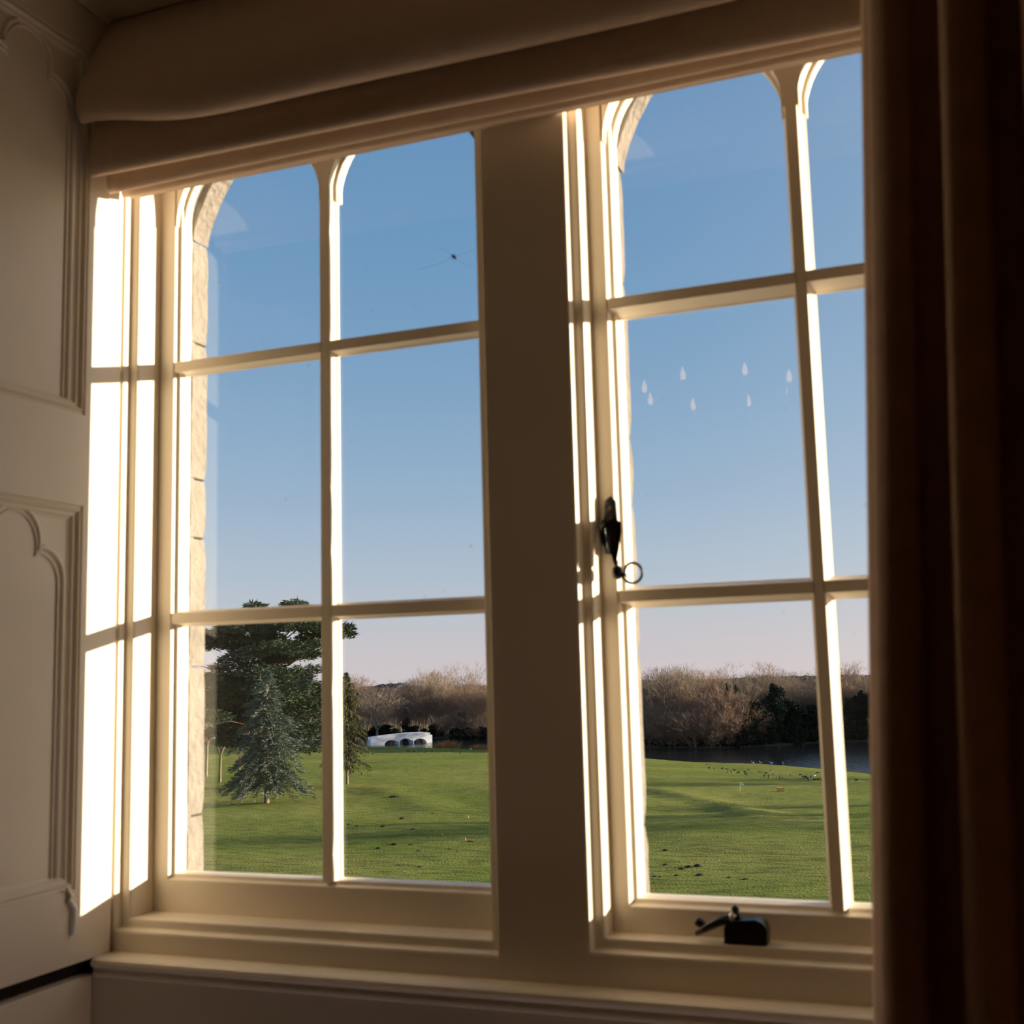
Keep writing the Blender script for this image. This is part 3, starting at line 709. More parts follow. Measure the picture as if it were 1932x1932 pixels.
def grow(seed, H, spread, crown0, levels=5, lean=.05, thick=.022):
    rnd = random.Random(seed); trunk = []; tw = []
    def rec(p, d, L_, r, lev):
        ns = 3 if lev < 3 else 2; q = p
        for i in range(ns):
            d = (d + Vector((rnd.uniform(-1, 1), rnd.uniform(-1, 1), rnd.uniform(-.5, .9))) * (.16 if lev else .05)).normalized()
            q2 = q + d * (L_ / ns); r2 = r * (.86 if lev else .9)
            (trunk if lev < 2 else tw).append((tuple(q), tuple(q2), r, r2)); 
            if lev and lev < levels and i < ns - 1 and rnd.random() < .85:
                ax = d.orthogonal().normalized(); ax = rot_about(ax, d, rnd.uniform(0, 6.28)); rec(q2, rot_about(d, ax, rnd.uniform(.5, 1.0)), L_ * rnd.uniform(.45, .65), max(.021, r2 * .5), lev + 1)
            q, r = q2, r2
        if lev < levels:
            nb = rnd.choice((3, 3, 4)) if lev else rnd.choice((4, 5, 6))
            for k in range(nb):
                ax = d.orthogonal().normalized(); ax = rot_about(ax, d, k * 6.28 / nb + rnd.uniform(-.6, .6))
                dd = rot_about(d, ax, rnd.uniform(.25, .7) * spread); dd = (dd + Vector((0, 0, .12))).normalized()
                rec(q, dd, L_ * rnd.uniform(.55, .8) if lev else H * rnd.uniform(.26, .36), max(.021, r * rnd.uniform(.48, .64)), lev + 1)
    rec(Vector((0, 0, -.3)), Vector((rnd.uniform(-lean, lean), rnd.uniform(-lean, lean), 1)).normalized(), H * crown0, H * thick, 0)
    # rescale to wanted height
    zmax = max(s[1][2] for s in trunk + tw); k = H / zmax
    sc = lambda L_: [(tuple(np.array(a) * k), tuple(np.array(c) * k), r0 * 1.0, r1 * 1.0) for a, c, r0, r1 in L_]
    return sc(trunk), sc(tw)
def bare_proto(seed, H, spread, crown0, levels, bark, twig, thick=.022):
    tr, tw = grow(seed, H, spread, crown0, levels, thick=thick)
    V, T = sticks(tr, 6); m1 = tri_mesh('trunk', V, T, bark)
    V, T = sticks(tw, 3); m2 = tri_mesh('branches', V, T, twig)
    return m1, m2
def leaf_cloud(cent, rad, n, size, rnd, flat=.5, surf=.6):
    """triangles scattered through ellipsoids; cent (k,3) rad (k,3)"""
    k = len(cent); which = rnd.integers(0, k, n); d = rnd.normal(size=(n, 3)); d /= np.linalg.norm(d, axis=1)[:, None]
    r = surf + (1 - surf) * rnd.random(n) if surf < 1 else np.ones(n); r = np.where(rnd.random(n) < .25, rnd.random(n), r)
    P = cent[which] + d * rad[which] * r[:, None]
    a = rnd.normal(size=(n, 3)); a[:, 2] *= flat; a /= np.linalg.norm(a, axis=1)[:, None]; c = rnd.normal(size=(n, 3)); c[:, 2] *= flat; c -= a * np.sum(a * c, 1)[:, None]; c /= np.linalg.norm(c, axis=1)[:, None]
    s = size * (.6 + .8 * rnd.random(n))[:, None]
    V = np.stack([P - a * s, P + a * s * .6 + c * s * .45, P + a * s * .6 - c * s * .45], 1).reshape(-1, 3)
    return V, np.arange(3 * n).reshape(n, 3)
def sprays(P, D, size, wd, rnd, droop=.0):
    """narrow triangles at P pointing along D"""
    n = len(P); D = D / np.linalg.norm(D, axis=1)[:, None]; c = rnd.normal(size=(n, 3)); c -= D * np.sum(D * c, 1)[:, None]; c /= np.linalg.norm(c, axis=1)[:, None]
    s = size * (.6 + .8 * rnd.random(n))[:, None]
    V = np.stack([P - c * s * wd, P + c * s * wd, P + D * s], 1).reshape(-1, 3); return V, np.arange(3 * n).reshape(n, 3)

TREES = {}
def put_tree(name, key, meshes, loc, rz, sc, lab, grp=None, names=('trunk', 'branches')):
    root = empty(name, loc); root.rotation_euler = (0, 0, rz); root.scale = sc
    for nm, m in zip(names, meshes):
        o = bpy.data.objects.new(nm, m); COL.objects.link(o); o.parent = root
    tag(root, lab, 'tree', grp); return root

# --- the blue cedar standing alone on the lawn
def blue_cedar(H, R0):
    rnd = np.random.default_rng(3); P = []; D = []; seg = [((0, 0, -.3), (0, 0, H * .5), H * .022, H * .014), ((0, 0, H * .5), (0, 0, H * .97), H * .014, .03)]
    nl = 60
    for l in range(nl):
        f = l / (nl - 1); z = H * (.12 + .86 * f); Rr = R0 * (1 - f) ** .8 * (.72 + .45 * rnd.random()) + .15
        if f < .08: Rr *= .9
        nb = int(5 + 5 * (1 - f))
        for k in range(nb):
            an = rnd.random() * 6.283; rr = Rr * (.55 + .55 * rnd.random()); out = np.array([math.cos(an), math.sin(an), 0])
            ns = max(4, int(rr / .17)); rise = .25 + .35 * f; tipdrop = .32 + .2 * rnd.random()
            prev = np.array([0, 0, z])
            for i in range(1, ns + 1):
                t = i / ns; p = np.array([0, 0, z]) + out * rr * t + np.array([0, 0, rr * (rise * t - tipdrop * t * t * 1.5)])
                if i % 3 == 0 or i == ns: seg.append((tuple(prev), tuple(p), .05 * (1 - t) + .012, .05 * (1 - t) + .010)); prev = p
                if t > .2:
                    for q in range(5):
                        side = np.array([-out[1], out[0], 0]) * rnd.normal(0, .8); dd = out * (.7 + .4 * t) + side + np.array([0, 0, rnd.normal(-.25, .4)])
                        P.append(p + rnd.normal(0, .10, 3)); D.append(dd)
    V, T = sprays(np.array(P), np.array(D), .42, .13, rnd); m2 = tri_mesh('needles', V, T, BLU)
    V, T = sticks(seg, 5); m1 = tri_mesh('trunk', V, T, BARK); return m1, m2
g = at_ground(503, 1514); u_c = uv_of(g[0], g[1])[0]
topz = hit(503, 1262, 0, 0) if False else (CAM + ray(503, 1262) * (u_c / (ray(503, 1262) @ FW)))
Hc = topz[2] - g[2]
put_tree('blue_cedar', 'b', blue_cedar(Hc, 92 / FPX * u_c), tuple(g), .4, (1, 1, 1), 'silvery blue-green conifer standing alone on the lawn', names=('trunk', 'needles'))

# --- the great cedar of Lebanon behind it
def cedar(u):
    rnd = np.random.default_rng(5)
    def W3(px, py, dep=0): d = ray(px, py); return CAM + d * ((u + dep) / (d @ FW))
    base_uv = uv_of(*W3(512, 1300)[:2]); bx_, by_ = xy_of(u, base_uv[1]); bz_ = float(gz(u, base_uv[1])); base = np.array([bx_, by_, bz_])
    s = u / FPX
    pads = [(487, 1143, 22, 6), (560, 1141, 26, 7), (520, 1162, 60, 12), (425, 1196, 42, 11), (470, 1184, 60, 14), (560, 1180, 62, 13), (620, 1184, 48, 11), (650, 1196, 26, 9),
            (400, 1216, 26, 12), (440, 1210, 40, 12), (500, 1205, 40, 14), (590, 1205, 30, 9), (440, 1248, 28, 14), (520, 1240, 40, 16), (570, 1236, 36, 11), (490, 1262, 44, 18),
            (430, 1284, 60, 14), (395, 1290, 30, 12), (545, 1282, 45, 18), (590, 1300, 32, 14), (410, 1318, 42, 16), (470, 1310, 60, 22), (560, 1330, 50, 22), (600, 1345, 26, 20),
            (400, 1352, 34, 14), (450, 1358, 50, 20), (585, 1375, 34, 20), (410, 1384, 36, 12), (540, 1370, 50, 20), (590, 1410, 22, 14), (440, 1400, 36, 12), (470, 1230, 36, 12), (535, 1222, 50, 12), (505, 1272, 50, 16), (420, 1262, 26, 9), (580, 1262, 26, 10), (530, 1300, 60, 20), (440, 1335, 60, 18), (610, 1215, 30, 8)]
    cent = []; rad = []; seg = []
    top = W3(520, 1160) - base
    tk = [np.array([0, 0, -.5]), np.array([top[0] * .2, top[1] * .2, top[2] * .35]), np.array([top[0] * .4, top[1] * .4, top[2] * .7]), top]
    for a, c, r0, r1 in zip(tk, tk[1:], (.9, .75, .55), (.75, .55, .2)): seg.append((tuple(a), tuple(c), r0, r1))
    cols = []
    for px, py, hw, hh in pads:
        cnt = 3 if hw > 35 else 2
        for q in range(cnt):
            dep = rnd.normal(0, 4.5) if q else rnd.normal(0, 1.5); c = W3(px + rnd.normal(0, 4), py + rnd.normal(0, 2), dep) - base
            cent.append(c); rad.append((hw * s * 1.0, hw * s * (.8 + .4 * rnd.random()), hh * s * 1.05))
            f = min(1, max(.1, (c[2] * .93) / top[2])); st = np.array([top[0] * f, top[1] * f, top[2] * f - .6])
            mid = (st + c) / 2 + np.array([0, 0, -.5]); seg.append((tuple(st), tuple(mid), .15, .11)); seg.append((tuple(mid), tuple(c), .11, .05))
            for w_ in range(7):
                tip = c + np.array([rnd.normal(0, .5) * hw * s, rnd.normal(0, .5) * hw * s, rnd.normal(.1, .3) * hh * s]); seg.append((tuple(mid * .3 + c * .7), tuple(tip), .06, .03))
    cent = np.array(cent); rad = np.array(rad)
    area = rad[:, 0] * rad[:, 1] * (1 + .0 * rad[:, 2]); N_ = 90000; pr = area / area.sum(); which = rnd.choice(len(cent), N_, p=pr)
    d = rnd.normal(size=(N_, 3)); d /= np.linalg.norm(d, axis=1)[:, None]; r = rnd.random(N_) ** .40
    # ragged pads: drop some by noise
    P = cent[which] + d * rad[which] * r[:, None]
    keep = np.array([noise.noise(tuple(p * .75)) for p in P]) > -.12 - .25 * (1 - r); P = P[keep]; d = d[keep]
    D = np.stack([d[:, 0], d[:, 1], np.abs(rnd.normal(.1, .35, len(P)))], 1) + rnd.normal(0, .35, (len(P), 3)); D[:, 2] *= .6
    V, T = sprays(P, D, .62, .16, rnd); m2 = tri_mesh('needles', V, T, CED); V, T = sticks(seg, 6); m1 = tri_mesh('trunk', V, T, mat('dark_cedar_bark', (.10, .065, .045), .9, var=.3, vscale=1.5, spec=.05))
    put_tree('cedar_of_lebanon', 'c', (m1, m2), tuple(base), 0, (1, 1, 1), 'huge dark cedar with flat spreading tiers behind blue conifer', names=('trunk', 'needles'))
cedar(u_c + 26)

# --- drooping olive conifer right of the glazing bar
def weeping(H, R0):
    rnd = np.random.default_rng(11); P = []; D = []; seg = [((0, 0, -.3), (0, 0, H), H * .014, .04)]
    for l in range(70):
        f = l / 69; z = H * (.16 + .83 * f); rr0 = R0 * (1 - f) ** .55 * (.45 + .7 * rnd.random()) + .1
        for k in range(4):
            an = rnd.random() * 6.283; out = np.array([math.cos(an), math.sin(an), 0]); rr = rr0 * (.6 + .5 * rnd.random()); ns = max(3, int(rr / .22)); prev = np.array([0, 0, z])
            for i in range(1, ns + 1):
                t = i / ns; p = np.array([0, 0, z]) + out * rr * t + np.array([0, 0, rr * (.25 * t - .55 * t * t)])
                seg.append((tuple(prev), tuple(p), .035, .025)); prev = p
                for q in range(3):
                    P.append(p + rnd.normal(0, .12, 3)); D.append(out * .4 + np.array([rnd.normal(0, .4), rnd.normal(0, .4), -.7 + rnd.normal(0, .35)]))
    V, T = sprays(np.array(P), np.array(D), .50, .12, rnd); m2 = tri_mesh('needles', V, T, LAR); V, T = sticks(seg, 4); return tri_mesh('trunk', V, T, BARK), m2
g = at_ground(655, 1481); u_w = uv_of(g[0], g[1])[0]; tp = CAM + ray(652, 1268) * (u_w / (ray(652, 1268) @ FW))
put_tree('drooping_conifer', 'w', weeping(tp[2] - g[2], 46 / FPX * u_w), tuple(g), .9, (1, 1, 1), 'slim olive-green conifer with drooping boughs on the lawn', names=('trunk', 'needles'))

# --- bare trees: prototypes
PROT = [bare_proto(21, 18, 1.0, .30, 5, BARK, TWIG, .017), bare_proto(22, 18, 1.15, .24, 5, BARK, TWIG2, .018), bare_proto(23, 18, .75, .36, 5, PALEB, TWIG, .015),
        bare_proto(24, 18, .85, .30, 5, BARK, TWIG, .016), bare_proto(25, 18, 1.05, .20, 5, BARK, TWIG2, .016)]
rn = random.Random(99)
def bare_at(px, top_py, du, kind, lab, grp, wide=1.0, loc=None, sink=0.0):
    if loc is None: x, y, z, u = place_far(px, du)
    else: x, y, z = loc; u = uv_of(x, y)[0]
    d = ray(px, top_py); t = CAM + d * (u / (d @ FW)); h = max(2.5, t[2] - z) * 1.10; s = h / 18 / (1 - sink); z -= sink * 18 * s
    return put_tree('bare_tree', kind, PROT[kind], (x, y, z), rn.uniform(0, 6.28), (s * wide, s * wide, s), lab, grp)
LB = ['leafless grey-brown tree in the wood across the lake', 'leafless reddish-brown tree in the wood across the lake', 'leafless tree with a pale trunk in the wood across the lake',
      'narrow leafless grey-brown tree in the wood across the lake', 'low-branching leafless reddish tree in the wood across the lake']
LG = ['grey-brown bare trees across the lake', 'reddish bare trees across the lake', 'pale-trunked bare trees across the lake', 'narrow bare trees across the lake', 'low-branching bare trees across the lake']
skyline = [(380, 1290), (640, 1290), (665, 1282), (680, 1281), (700, 1297), (740, 1302), (760, 1288), (800, 1280), (840, 1279), (860, 1290), (876, 1272), (890, 1286), (915, 1285),
           (1060, 1283), (1210, 1282), (1260, 1272), (1300, 1271), (1330, 1276), (1400, 1279), (1425, 1262), (1450, 1277), (1520, 1280), (1580, 1278), (1597, 1262), (1640, 1278), (1800, 1274)]
def sky_y(px): return float(np.interp(px, [s[0] for s in skyline], [s[1] for s in skyline]))
cols = list(np.linspace(372, 930, 34)) + list(np.linspace(1195, 1665, 30)) + list(np.linspace(945, 1180, 6)) + list(np.linspace(1690, 2150, 16))
def zone(px):
    for lim, t in ((470, 'behind the great cedar'), (640, 'behind the blue conifer'), (705, 'behind the drooping conifer'), (822, 'behind the white bridge'), (850, 'behind the reed clump'),
                   (930, 'by the ivy-green tree left of the mullion'), (1190, 'hidden behind the mullion'), (1250, 'beside the casement stile'), (1330, 'over the open water'), (1410, 'around the dark pines'),
                   (1560, 'behind the dark evergreens'), (1672, 'between casement bar and curtain'), (9999, 'hidden behind the brown curtain')):
        if px < lim: return t
KN = ['grey-brown bare tree', 'reddish-brown bare tree', 'pale-trunked bare tree', 'narrow bare tree', 'low-branching bare tree']
RK = ['at the wood\'s back', 'in the wood\'s middle', 'at the wood\'s front', 'low on the shore']
for row, (du, drop) in enumerate(((44, 2), (24, 10), (11, 26), (4, 62))):
    for i, px in enumerate(cols):
        if row > 1 and 935 < px < 1190: continue
        p = px + rn.uniform(-7, 7); k = rn.choice((0, 0, 1, 2, 3, 4, 4)) if row < 2 else rn.choice((0, 1, 4, 4, 4))
        if 700 < p < 822 and row == 3: continue
        if p > 1405 and (row > 1) and p < 1680 or p > 1680 and row == 3: continue
        bare_at(p, sky_y(p) + drop + rn.uniform(-10, 16), du + rn.uniform(-4, 6) * (1 if row < 2 else .5), k, '%s %s, %s' % (KN[k], RK[row], zone(p)), 'bare trees in the wood across the lake', rn.uniform(.9, 1.35) * (1.15 if row == 3 else 1), sink=.30 if row == 3 else .12 if row == 2 else 0)
# picked-out trees
bare_at(712, 1306, 0, 0, 'spreading bare tree standing at the left end of the white bridge', None, 1.5, loc=tuple(at_ground(713, 1409)))
bare_at(803, 1268, 12, 2, 'tall bare tree with pale trunk behind the white bridge', None, .8)
bare_at(833, 1267, 9, 2, 'tallest pale-trunked bare tree beyond the reed clump', None, .8)
bare_at(876, 1256, 40, 3, 'bare tree rising alone above the skyline left of the mullion', None, 1.0)
bare_at(1262, 1264, 9, 0, 'ivy-stemmed bare tree with flat top over the open water', None, 1.2)
bare_at(1294, 1262, 26, 0, 'forked bare tree topping the skyline over the open water', None, 1.0)
bare_at(1424, 1255, 60, 1, 'round-headed bare tree topping the skyline left of the dark evergreens', None, 1.2)
bare_at(1597, 1254, 60, 1, 'round-headed bare tree topping the skyline next to the curtain', None, 1.2)
# bare trees by the cedar
for (px, py, tp, lb) in ((389, 1465, 1270, 'slim bare tree on the lawn nearest the stone jamb'), (415, 1476, 1300, 'leaning bare tree on the lawn below the great cedar'), (452, 1474, 1330, 'small bare tree half hidden by the blue conifer')):
    bare_at(px, tp, 0, 0, lb, None, .9, loc=tuple(at_ground(px, py)))

# --- evergreens across the lake
def ever_proto(seed, mt, shape):
    rnd = np.random.default_rng(seed); cent = []; rad = []
    for k in range(16):
        z = .5 + 9.5 * (k / 15); w_ = {'round': 4.3 * max(.15, 1 - (max(0, k / 15 - .35) / .68) ** 5) ** .5, 'tall': 2.6 * (1 - k / 15) ** .6 + .5, 'bush': 3.4}[shape]
        an = rnd.random() * 6.28; cent.append((w_ * .42 * math.cos(an), w_ * .42 * math.sin(an), z)); rad.append((w_ * .62, w_ * .62, 1.3))
    V, T = leaf_cloud(np.array(cent), np.array(rad), 7000, .34, rnd, .7, .55); m2 = tri_mesh('foliage', V, T, mt)
    V, T = sticks([((0, 0, -.3), (0, 0, 6), .28, .15)], 6); return tri_mesh('trunk', V, T, BARK), m2
EP = [ever_proto(31, EVG, 'round'), ever_proto(32, EVG, 'tall'), ever_proto(33, IVY, 'round'), ever_proto(34, EVG, 'bush')]
def ever_at(px, top_py, du, kind, lab, grp, wpx=None, loc=None):
    x, y, z, u = place_far(px, du); d = ray(px, top_py); t = CAM + d * (u / (d @ FW)); h = max(1.5, t[2] - z); s = h / 11
    wd = s if wpx is None else (wpx / FPX * u) / (4.2 if kind in (0, 2) else 3.2)
    return put_tree('evergreen_tree', 'e', EP[kind], (x, y, z), rn.uniform(0, 6.28), (wd, wd, s), lab, grp, ('trunk', 'foliage'))
ED = 'dark evergreen tree massed on the far shore by the casement bar'; EGp = 'dark evergreens on the far shore'
ever_at(1462, 1291, 4, 0, 'tallest round-topped dark evergreen on the far shore', None, 26)
for (px, ty, du, k, wp) in ((1425, 1322, 5, 0, 22), (1442, 1330, 2, 3, 22), (1482, 1318, 6, 0, 24), (1500, 1326, 3, 3, 24), (1520, 1338, 4, 0, 26), (1540, 1330, 3, 3, 22), (1555, 1340, 5, 0, 22),
                            (1575, 1330, 4, 0, 20), (1598, 1318, 5, 1, 14), (1612, 1314, 4, 0, 20), (1630, 1304, 5, 0, 22), (1655, 1300, 5, 0, 24), (1410, 1345, 2, 3, 18), (1395, 1362, 1, 3, 16), (1590, 1345, 2, 3, 20)):
    ever_at(px, ty, du, k, ('bushy low dark evergreen' if k == 3 else 'pointed dark evergreen' if k == 1 else 'rounded dark evergreen') + ' on the far shore ' + ('left of the casement bar' if px < 1562 else 'between casement bar and curtain'), EGp, wp)
ever_at(1372, 1291, 16, 1, 'pointed dark pine in the wood above the open water', None, 13)
ever_at(1390, 1294, 18, 2, 'bushy green pine beside the pointed dark pine', None, 12)
ever_at(766, 1340, 10, 1, 'dark evergreen thicket behind the white bridge', None, 12)
ever_at(878, 1342, 6, 2, 'ivy-green round tree on the far bank left of the mullion', None, 22)
ever_at(660, 1330, 12, 0, 'dark evergreen in the wood behind drooping conifer', None, 14)
BS = 'low dark shrub along the far shore of the lake'; BSg = 'shrubs on the far shore'
for px in list(np.linspace(700, 925, 20)) + list(np.linspace(1205, 1400, 16)) + list(np.linspace(640, 700, 5)) + list(np.linspace(385, 600, 10)):
    x, y, z, u = place_far(px + rn.uniform(-4, 4), 2 + rn.uniform(0, 4)); hh = rn.uniform(2.2, 4.6); s = hh / 11
    r_ = put_tree('shrub', 's', EP[3], (x, y, z - .2), rn.uniform(0, 6), (s * 1.9, s * 1.9, s), 'low dark shrub on the far shore ' + zone(px), BSg, ('stem', 'foliage')); r_['category'] = 'shrub'
# reed clump
rnd = np.random.default_rng(8); P_ = rnd.normal(0, .9, (420, 3)); P_[:, 2] = 0; D_ = np.stack([P_[:, 0] * .25 + rnd.normal(0, .12, 420), P_[:, 1] * .25 + rnd.normal(0, .12, 420), np.ones(420)], 1)
V, T = sprays(P_, D_, 1.7, .04, rnd); RM = tri_mesh('reed_clump', V, T, mat('dry_reeds', (.42, .20, .08), .9, var=.3, vscale=1.2))
for px, py, s, lb in ((843, 1412, 1.25, 'dry orange reed clump at the lake edge beside the bridge'), (905, 1415, .9, 'dry orange reed clump at the lake edge next to the mullion')):
    q = hit(px, py, 2, WZ); o = link('reed_clump', RM, loc=(q[0], q[1], WZ - .1)); o.scale = (s * 1.5, s * 1.5, s); tag(o, lb, 'reeds')

# --- trees standing outside the view on the right, whose long shadows cross the lawn
def out_right(px, py, dist, kind, lab, hgt, wide=1.0):
    g = at_ground(px, py); x, y = g[0] + SUN.x * dist, g[1] + SUN.y * dist; u, v = uv_of(x, y); s = hgt / 18
    put_tree('bare_tree', kind, PROT[kind], (x, y, float(gz(u, v))), rn.uniform(0, 6), (s * wide, s * wide, s), lab, 'parkland trees outside the window view to the right')
for (px, py, dist, k, h) in ((1640, 1546, 34, 2, 14), (1640, 1554, 40, 3, 15), (1640, 1535, 46, 2, 15), (1640, 1519, 50, 3, 14), (1640, 1478, 50, 0, 16), (1640, 1470, 62, 1, 17)):
    out_right(px, py, dist, k, 'bare parkland tree casting a long shadow over the lawn', h, 1.1)

# ------------------------------------------------------------------ white bridge over the lake
ub = None
pL = hit(700, 1407, 2, WZ); pR = hit(812.5, 1405, 2, WZ); ub, vl = uv_of(pL[0], pL[1]); _, vr = uv_of(pR[0], pR[1]); vr = vl + (812.5 - 700) / FPX * ub
BRW = mat('white_bridge_paint', (.80, .80, .82), .6, var=.06, vscale=.8)
x0, y0 = xy_of(ub, vl); x1, y1 = xy_of(ub, vr); Lb = math.hypot(x1 - x0, y1 - y0)
BRG = empty('arched_bridge', (x0, y0, WZ)); BRG.rotation_euler = (0, 0, math.atan2(y1 - y0, x1 - x0) + .44); BRG.scale = (1 / math.cos(.44) * .97, 1, .90); tag(BRG, 'white arched footbridge over the lake in front of the wood', 'bridge')
k_ = ub / FPX
arches = [((724.7 - 700) * k_, (749 - 700) * k_, 9.5 * k_), ((751 - 700) * k_, (776 - 700) * k_, 11.0 * k_), ((778 - 700) * k_, (803 - 700) * k_, 9.5 * k_)]
def btop(x): return np.interp(x, [0, 6 * k_, 30 * k_, 70 * k_, 100 * k_, Lb], [16.5 * k_, 17.5 * k_, 20 * k_, 22.5 * k_, 22 * k_, 20.5 * k_])
def bbot(x):
    for a, c, h in arches:
        if a < x < c: return h * (1 - ((x - (a + c) / 2) / ((c - a) / 2)) ** 2) ** .5
    return -.5
xs_ = sorted(set(list(np.linspace(0, Lb, 90)) + [q + e for a, c, h in arches for q, e in ((a, -.001), (a, .001), (c, -.001), (c, .001))]))
b = MB()
for a, c in zip(xs_, xs_[1:]):
    for yy in (0, 3.2):
        b.quad((a, yy, bbot(a)), (c, yy, bbot(c)), (c, yy, btop(c) - .75), (a, yy, btop(a) - .75))
    b.quad((a, 0, bbot(a)), (c, 0, bbot(c)), (c, 3.2, bbot(c)), (a, 3.2, bbot(a))); b.quad((a, 0, btop(a) - .75), (c, 0, btop(c) - .75), (c, 3.2, btop(c) - .75), (a, 3.2, btop(a) - .75))
b.box(-.2, 0.01, 0, 3.2, -.5, btop(0) - .75); b.box(Lb - .01, Lb + .2, 0, 3.2, -.5, btop(Lb) - .75); b.build('span', BRW, BRG)
for y0_ in (-.06, 2.96):
    b = MB()
    for a, c in zip(xs_[::3], xs_[3::3]): b.prism([(y0_, 0), (y0_ + .3, 0)][:0] or [(a, btop(a) - .80), (c, btop(c) - .80), (c, btop(c)), (a, btop(a))], 1, y0_, y0_ + .3)
    b.build('parapet', BRW, BRG)
for q in (750, 777):
    xq = (q - 700) * k_; b = MB(); b.prism([(xq - .28, -.5), (xq + .28, -.5), (xq, -.0)][:0] or [(xq - .25, -.35), (xq, -.8), (xq + .25, -.35), (xq + .25, .0), (xq - .25, .0)], 2, -.5, 1.3); b.build('pier', BRW, BRG)

# ------------------------------------------------------------------ birds on the lawn and water
def goose_mesh(name, mt, head_down, head_mt=None):
    b = MB(); b.blob((0, 0, .42), (.36, .16, .17), 10, 7); b.tube([(-.28, 0, .45), (-.42, 0, .50), (-.5, 0, .47)], [.10, .05, .01], 6)
    if head_down: nk = [(.28, 0, .50), (.42, 0, .42), (.50, 0, .22), (.53, 0, .09)]
    else: nk = [(.26, 0, .50), (.36, 0, .66), (.38, 0, .86), (.42, 0, .97)]
    b.tube(nk, [.085, .055, .045, .05], 7); e = Vector(nk[-1]); b.blob(e, (.07, .045, .05), 8, 5); b.tube([e + Vector((.05, 0, -.01)), e + Vector((.13, 0, -.03))], [.025, .008], 5)
    for s in (-1, 1): b.tube([(.02, s * .07, .30), (.02, s * .07, .0)], .018, 5); 
    for s in (-1, 1): b.tube([(0, s * .07, .012), (.10, s * .07, .012)], [.02, .03], 4)
    m = b.mesh(name); m.materials.append(mt); m.polygons.foreach_set('use_smooth', [True] * len(m.polygons)); return m
GM = mat('goose_dark_plumage', (.050, .045, .042), .85, var=.3, vscale=6); GWm = mat('white_plumage', (.80, .78, .74), .8, var=.05, vscale=5)
g_up, g_dn, g_wh = goose_mesh('goose', GM, False), goose_mesh('goose', GM, True), goose_mesh('swan', GWm, True)
s1 = 7.156; GP = [(1390 + x / s1, 1430 + y / s1) for x, y in ((160, 180), (463, 180), (25, 212), (110, 205), (115, 228), (135, 245), (300, 207), (340, 205), (395, 224), (375, 258), (440, 254), (490, 243), (430, 288),
      (540, 288), (590, 296), (620, 298), (725, 251), (860, 250), (905, 272), (930, 277), (910, 303), (950, 294), (1000, 278), (965, 319), (1000, 321), (1050, 316), (1100, 312), (1160, 324), (1095, 222), (1615, 321))]
GP += [(1190 + x / s1, 1430 + y / s1) for x, y in ((1055, 153), (1125, 163), (1240, 158), (1297, 170), (1310, 203), (1355, 201), (1400, 185), (1455, 213), (1595, 183), (1030, 98))]
s2 = 6.44; GL = [(630 + x / s2, 1220 + y / s2) for x, y in ((890, 1278), (915, 1280), (945, 1285), (978, 1284), (1025, 1271), (1020, 1301), (1100, 1298), (1120, 1279), (1195, 1280), (1270, 1301), (1400, 1291), (1435, 1276), (1695, 1265), (1535, 1312))]
for lst, lab, grp in ((GP, 'dark goose grazing on the lawn seen through the casement', 'geese on the lawn below the casement'), (GL, 'dark goose grazing on the lawn in front of the bridge', 'geese on the lawn near the bridge')):
    for i, (px, py) in enumerate(lst):
        up = rn.random() < .35
        lab = ('dark goose %s ' % ('with raised head' if up else 'grazing head down')) + ('in front of the bridge' if px < 782 else 'near the reed clump' if px < 950 else 'left of the flag post' if px < 1392 else 'between flag post and crate' if px < 1468 else
               'between the crate and casement bar' if px < 1510 else 'in the tight flock beside the casement bar' if px < 1560 else 'between casement bar and curtain')
        q = at_ground(px, py); o = link('goose', g_up if up else g_dn, loc=tuple(q)); o.rotation_euler = (0, 0, rn.uniform(0, 6.28)); o.scale = (.68, .68, .68); tag(o, lab, 'goose', grp)
for px, py, lb in ((1536.7, 1466.5, 'white goose among the dark geese by the casement bar'), (1606.6, 1478.5, 'white goose on the lawn between casement bar and curtain'), (888.5, 1414.6, 'white goose on the shore near the mullion')):
    q = at_ground(px, py); o = link('goose', g_wh, loc=tuple(q)); o.rotation_euler = (0, 0, rn.uniform(0, 6)); o.scale = (.65, .65, .65); tag(o, lb, 'goose')
b = MB(); b.blob((0, 0, .12), (.42, .2, .2), 10, 6); b.tube([(.3, 0, .2), (.42, 0, .42), (.36, 0, .66), (.44, 0, .78)], [.08, .05, .045, .05], 7); b.tube([(-.3, 0, .2), (-.52, 0, .34)], [.12, .02], 6); b.blob((.48, 0, .78), (.08, .05, .05), 8, 5)
SWM = b.mesh('water_bird'); SWM.materials.append(mat('grey_white_plumage', (.50, .52, .56), .8, var=.1, vscale=5)); SWM.polygons.foreach_set('use_smooth', [True] * len(SWM.polygons))
for px, py in ((1420.2, 1439), (1435, 1439), (1454.8, 1439.6), (1477.4, 1440)):
    q = hit(px, py, 2, WZ); o = link('water_bird', SWM, loc=(q[0], q[1], WZ)); o.rotation_euler = (0, 0, rn.uniform(2, 4)); o.scale = (.75, .75, .55); tag(o, 'pale water bird swimming in the dark reflection by the shore', 'bird', 'pale birds swimming on the lake')

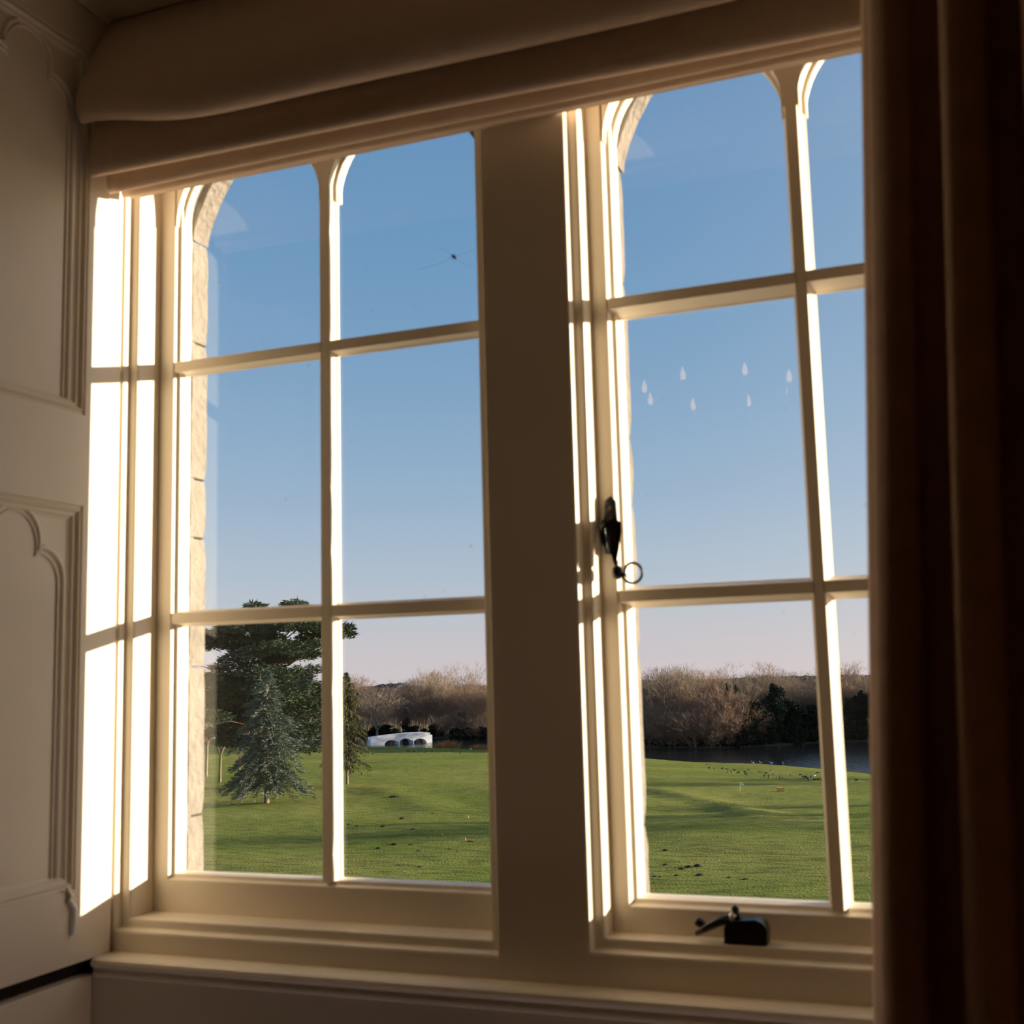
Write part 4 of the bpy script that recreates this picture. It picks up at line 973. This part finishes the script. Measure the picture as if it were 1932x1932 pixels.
# ------------------------------------------------------------------ small things on the lawn
q = at_ground(1472.5, 1493); uq = uv_of(q[0], q[1])[0]; s = uq / FPX
CR = empty('slatted_crate', tuple(q)); CR.rotation_euler = (0, 0, .35); tag(CR, 'small orange slatted wooden crate out on the lawn', 'crate'); OW = mat('orange_wood', (.75, .38, .12), .7, var=.15, vscale=3)
wd_, ht_ = 10.0 * s, 7.0 * s
for k in range(5):
    x = -wd_ / 2 + wd_ * k / 4; b = MB(); b.box(x - .09, x + .09, -.5, -.42, 0, ht_); b.build('slat', OW, CR)
b = MB(); b.box(-wd_ / 2, wd_ / 2, -.42, .5, -.05, .12); b.build('base', OW, CR)
b = MB(); b.box(-wd_ / 2, wd_ / 2, -.42, .5, ht_ - .1, ht_); b.build('lid', OW, CR)
b = MB(); b.box(-wd_ / 2, wd_ / 2, .42, .5, .12, ht_ - .1); b.build('back_board', OW, CR)
q = at_ground(1396.3, 1493); FLG = empty('flag_post', tuple(q)); tag(FLG, 'thin flag post with small white flag out on the lawn', 'flag')
b = MB(); b.tube([(0, 0, -.1), (0, 0, 1.1)], .035, 6); b.build('pole', GWm, FLG)
b = MB(); b.v = [(0, 0, 1.1), (0, 0, .65), (.28, .05, .68), (.55, 0, .80), (.28, .05, 1.04)]; b.f = [(0, 1, 2, 4), (4, 2, 3)]; fo = b.build('flag', GWm, FLG); fo.modifiers.new('t', 'SOLIDIFY').thickness = .02
OC = mat('orange_marker', (.9, .25, .05), .6, var=.05)
for px, py in ((834.6, 1577), (877.5, 1586), (882.6, 1543)):
    q = at_ground(px, py); b = MB(); b.tube([(0, 0, 0), (0, 0, .02), (0, 0, .021), (0, 0, .26)], [.12, .12, .085, .02], 10); tag(b.build('marker_cone', OC, loc=tuple(q)), 'tiny orange marker cone on the near lawn', 'cone', 'orange cones on the lawn')
MM = mat('molehill_soil', (.045, .030, .020), .95, var=.4, vscale=4, bump=.6, bscale=12)
b = MB(); NR, NA = 6, 12
for i in range(NR + 1):
    t = i / NR
    for j in range(NA):
        an = 6.283 * j / NA; r = (.02 + t * .40) * (1 + .22 * noise.noise((math.cos(an) * 2, math.sin(an) * 2, t))); b.v.append((r * math.cos(an), r * math.sin(an), .17 * (1 - t ** 1.7) - .03))
for i in range(NR):
    for j in range(NA): b.f.append((i * NA + j, (i + 1) * NA + j, (i + 1) * NA + (j + 1) % NA, i * NA + (j + 1) % NA))
b.f.append(tuple(range(NA))); MHM = b.mesh('molehill'); MHM.materials.append(MM); MHM.polygons.foreach_set('use_smooth', [True] * len(MHM.polygons))
s3 = 6.44; MH = [(630 + x / s3, 1400 + y / s3, w_) for x, y, w_ in ((600, 1028, 1.3), (995, 1028, 1.2), (1018, 993, .9), (985, 1115, .9), (960, 1063, 1.6), (1195, 1085, 1.1), (1410, 1310, 1.2), (1505, 1348, 1.1), (790, 1512, 1.3), (860, 1602, 1.2),
      (1030, 1335, 1.2), (545, 1290, 1.1), (1200, 868, .8), (740, 1245, 1.4), (1045, 1528, 1.4), (935, 1250, 1), (1320, 1155, .9), (1660, 1215, 2.0), (1350, 1440, 1), (180, 1000, .9), (280, 1020, .9), (830, 928, 1.1), (470, 1465, 1.1), (905, 1638, .9), (740, 660, 3.0))]  # the widest mound, last here, stands in for a bunker-like hollow
MH += [(1190 + x / s1, 1430 + y / s1, w_) for x, y, w_ in ((470, 1245, 1.2), (905, 1457, 1.5), (790, 1465, 1), (690, 1498, .9), (935, 1577, 1.3), (1330, 1620, .9), (1550, 1652, 1.6), (400, 1612, .9), (620, 1587, .9), (325, 1605, .8), (470, 1440, .9))]
for px, py, w_ in MH:
    q = at_ground(px, py); uq = uv_of(q[0], q[1])[0]; o = link('molehill', MHM, loc=tuple(q)); a = .55 * w_ * rn.uniform(.8, 1.1); o.scale = (a * 1.25, a, rn.uniform(.5, .8) * min(1.2, w_)); o.rotation_euler = (0, 0, rn.uniform(-.3, .3) + .35)
    tag(o, '%s molehill on the lawn %s' % ('wide dark earth' if w_ >= 1.2 else 'small dark earth', 'below the drooping conifer' if px < 740 else 'between drooping conifer and mullion' if px < 940 else 'below the casement stile'), 'molehill', 'molehills on the lawn')
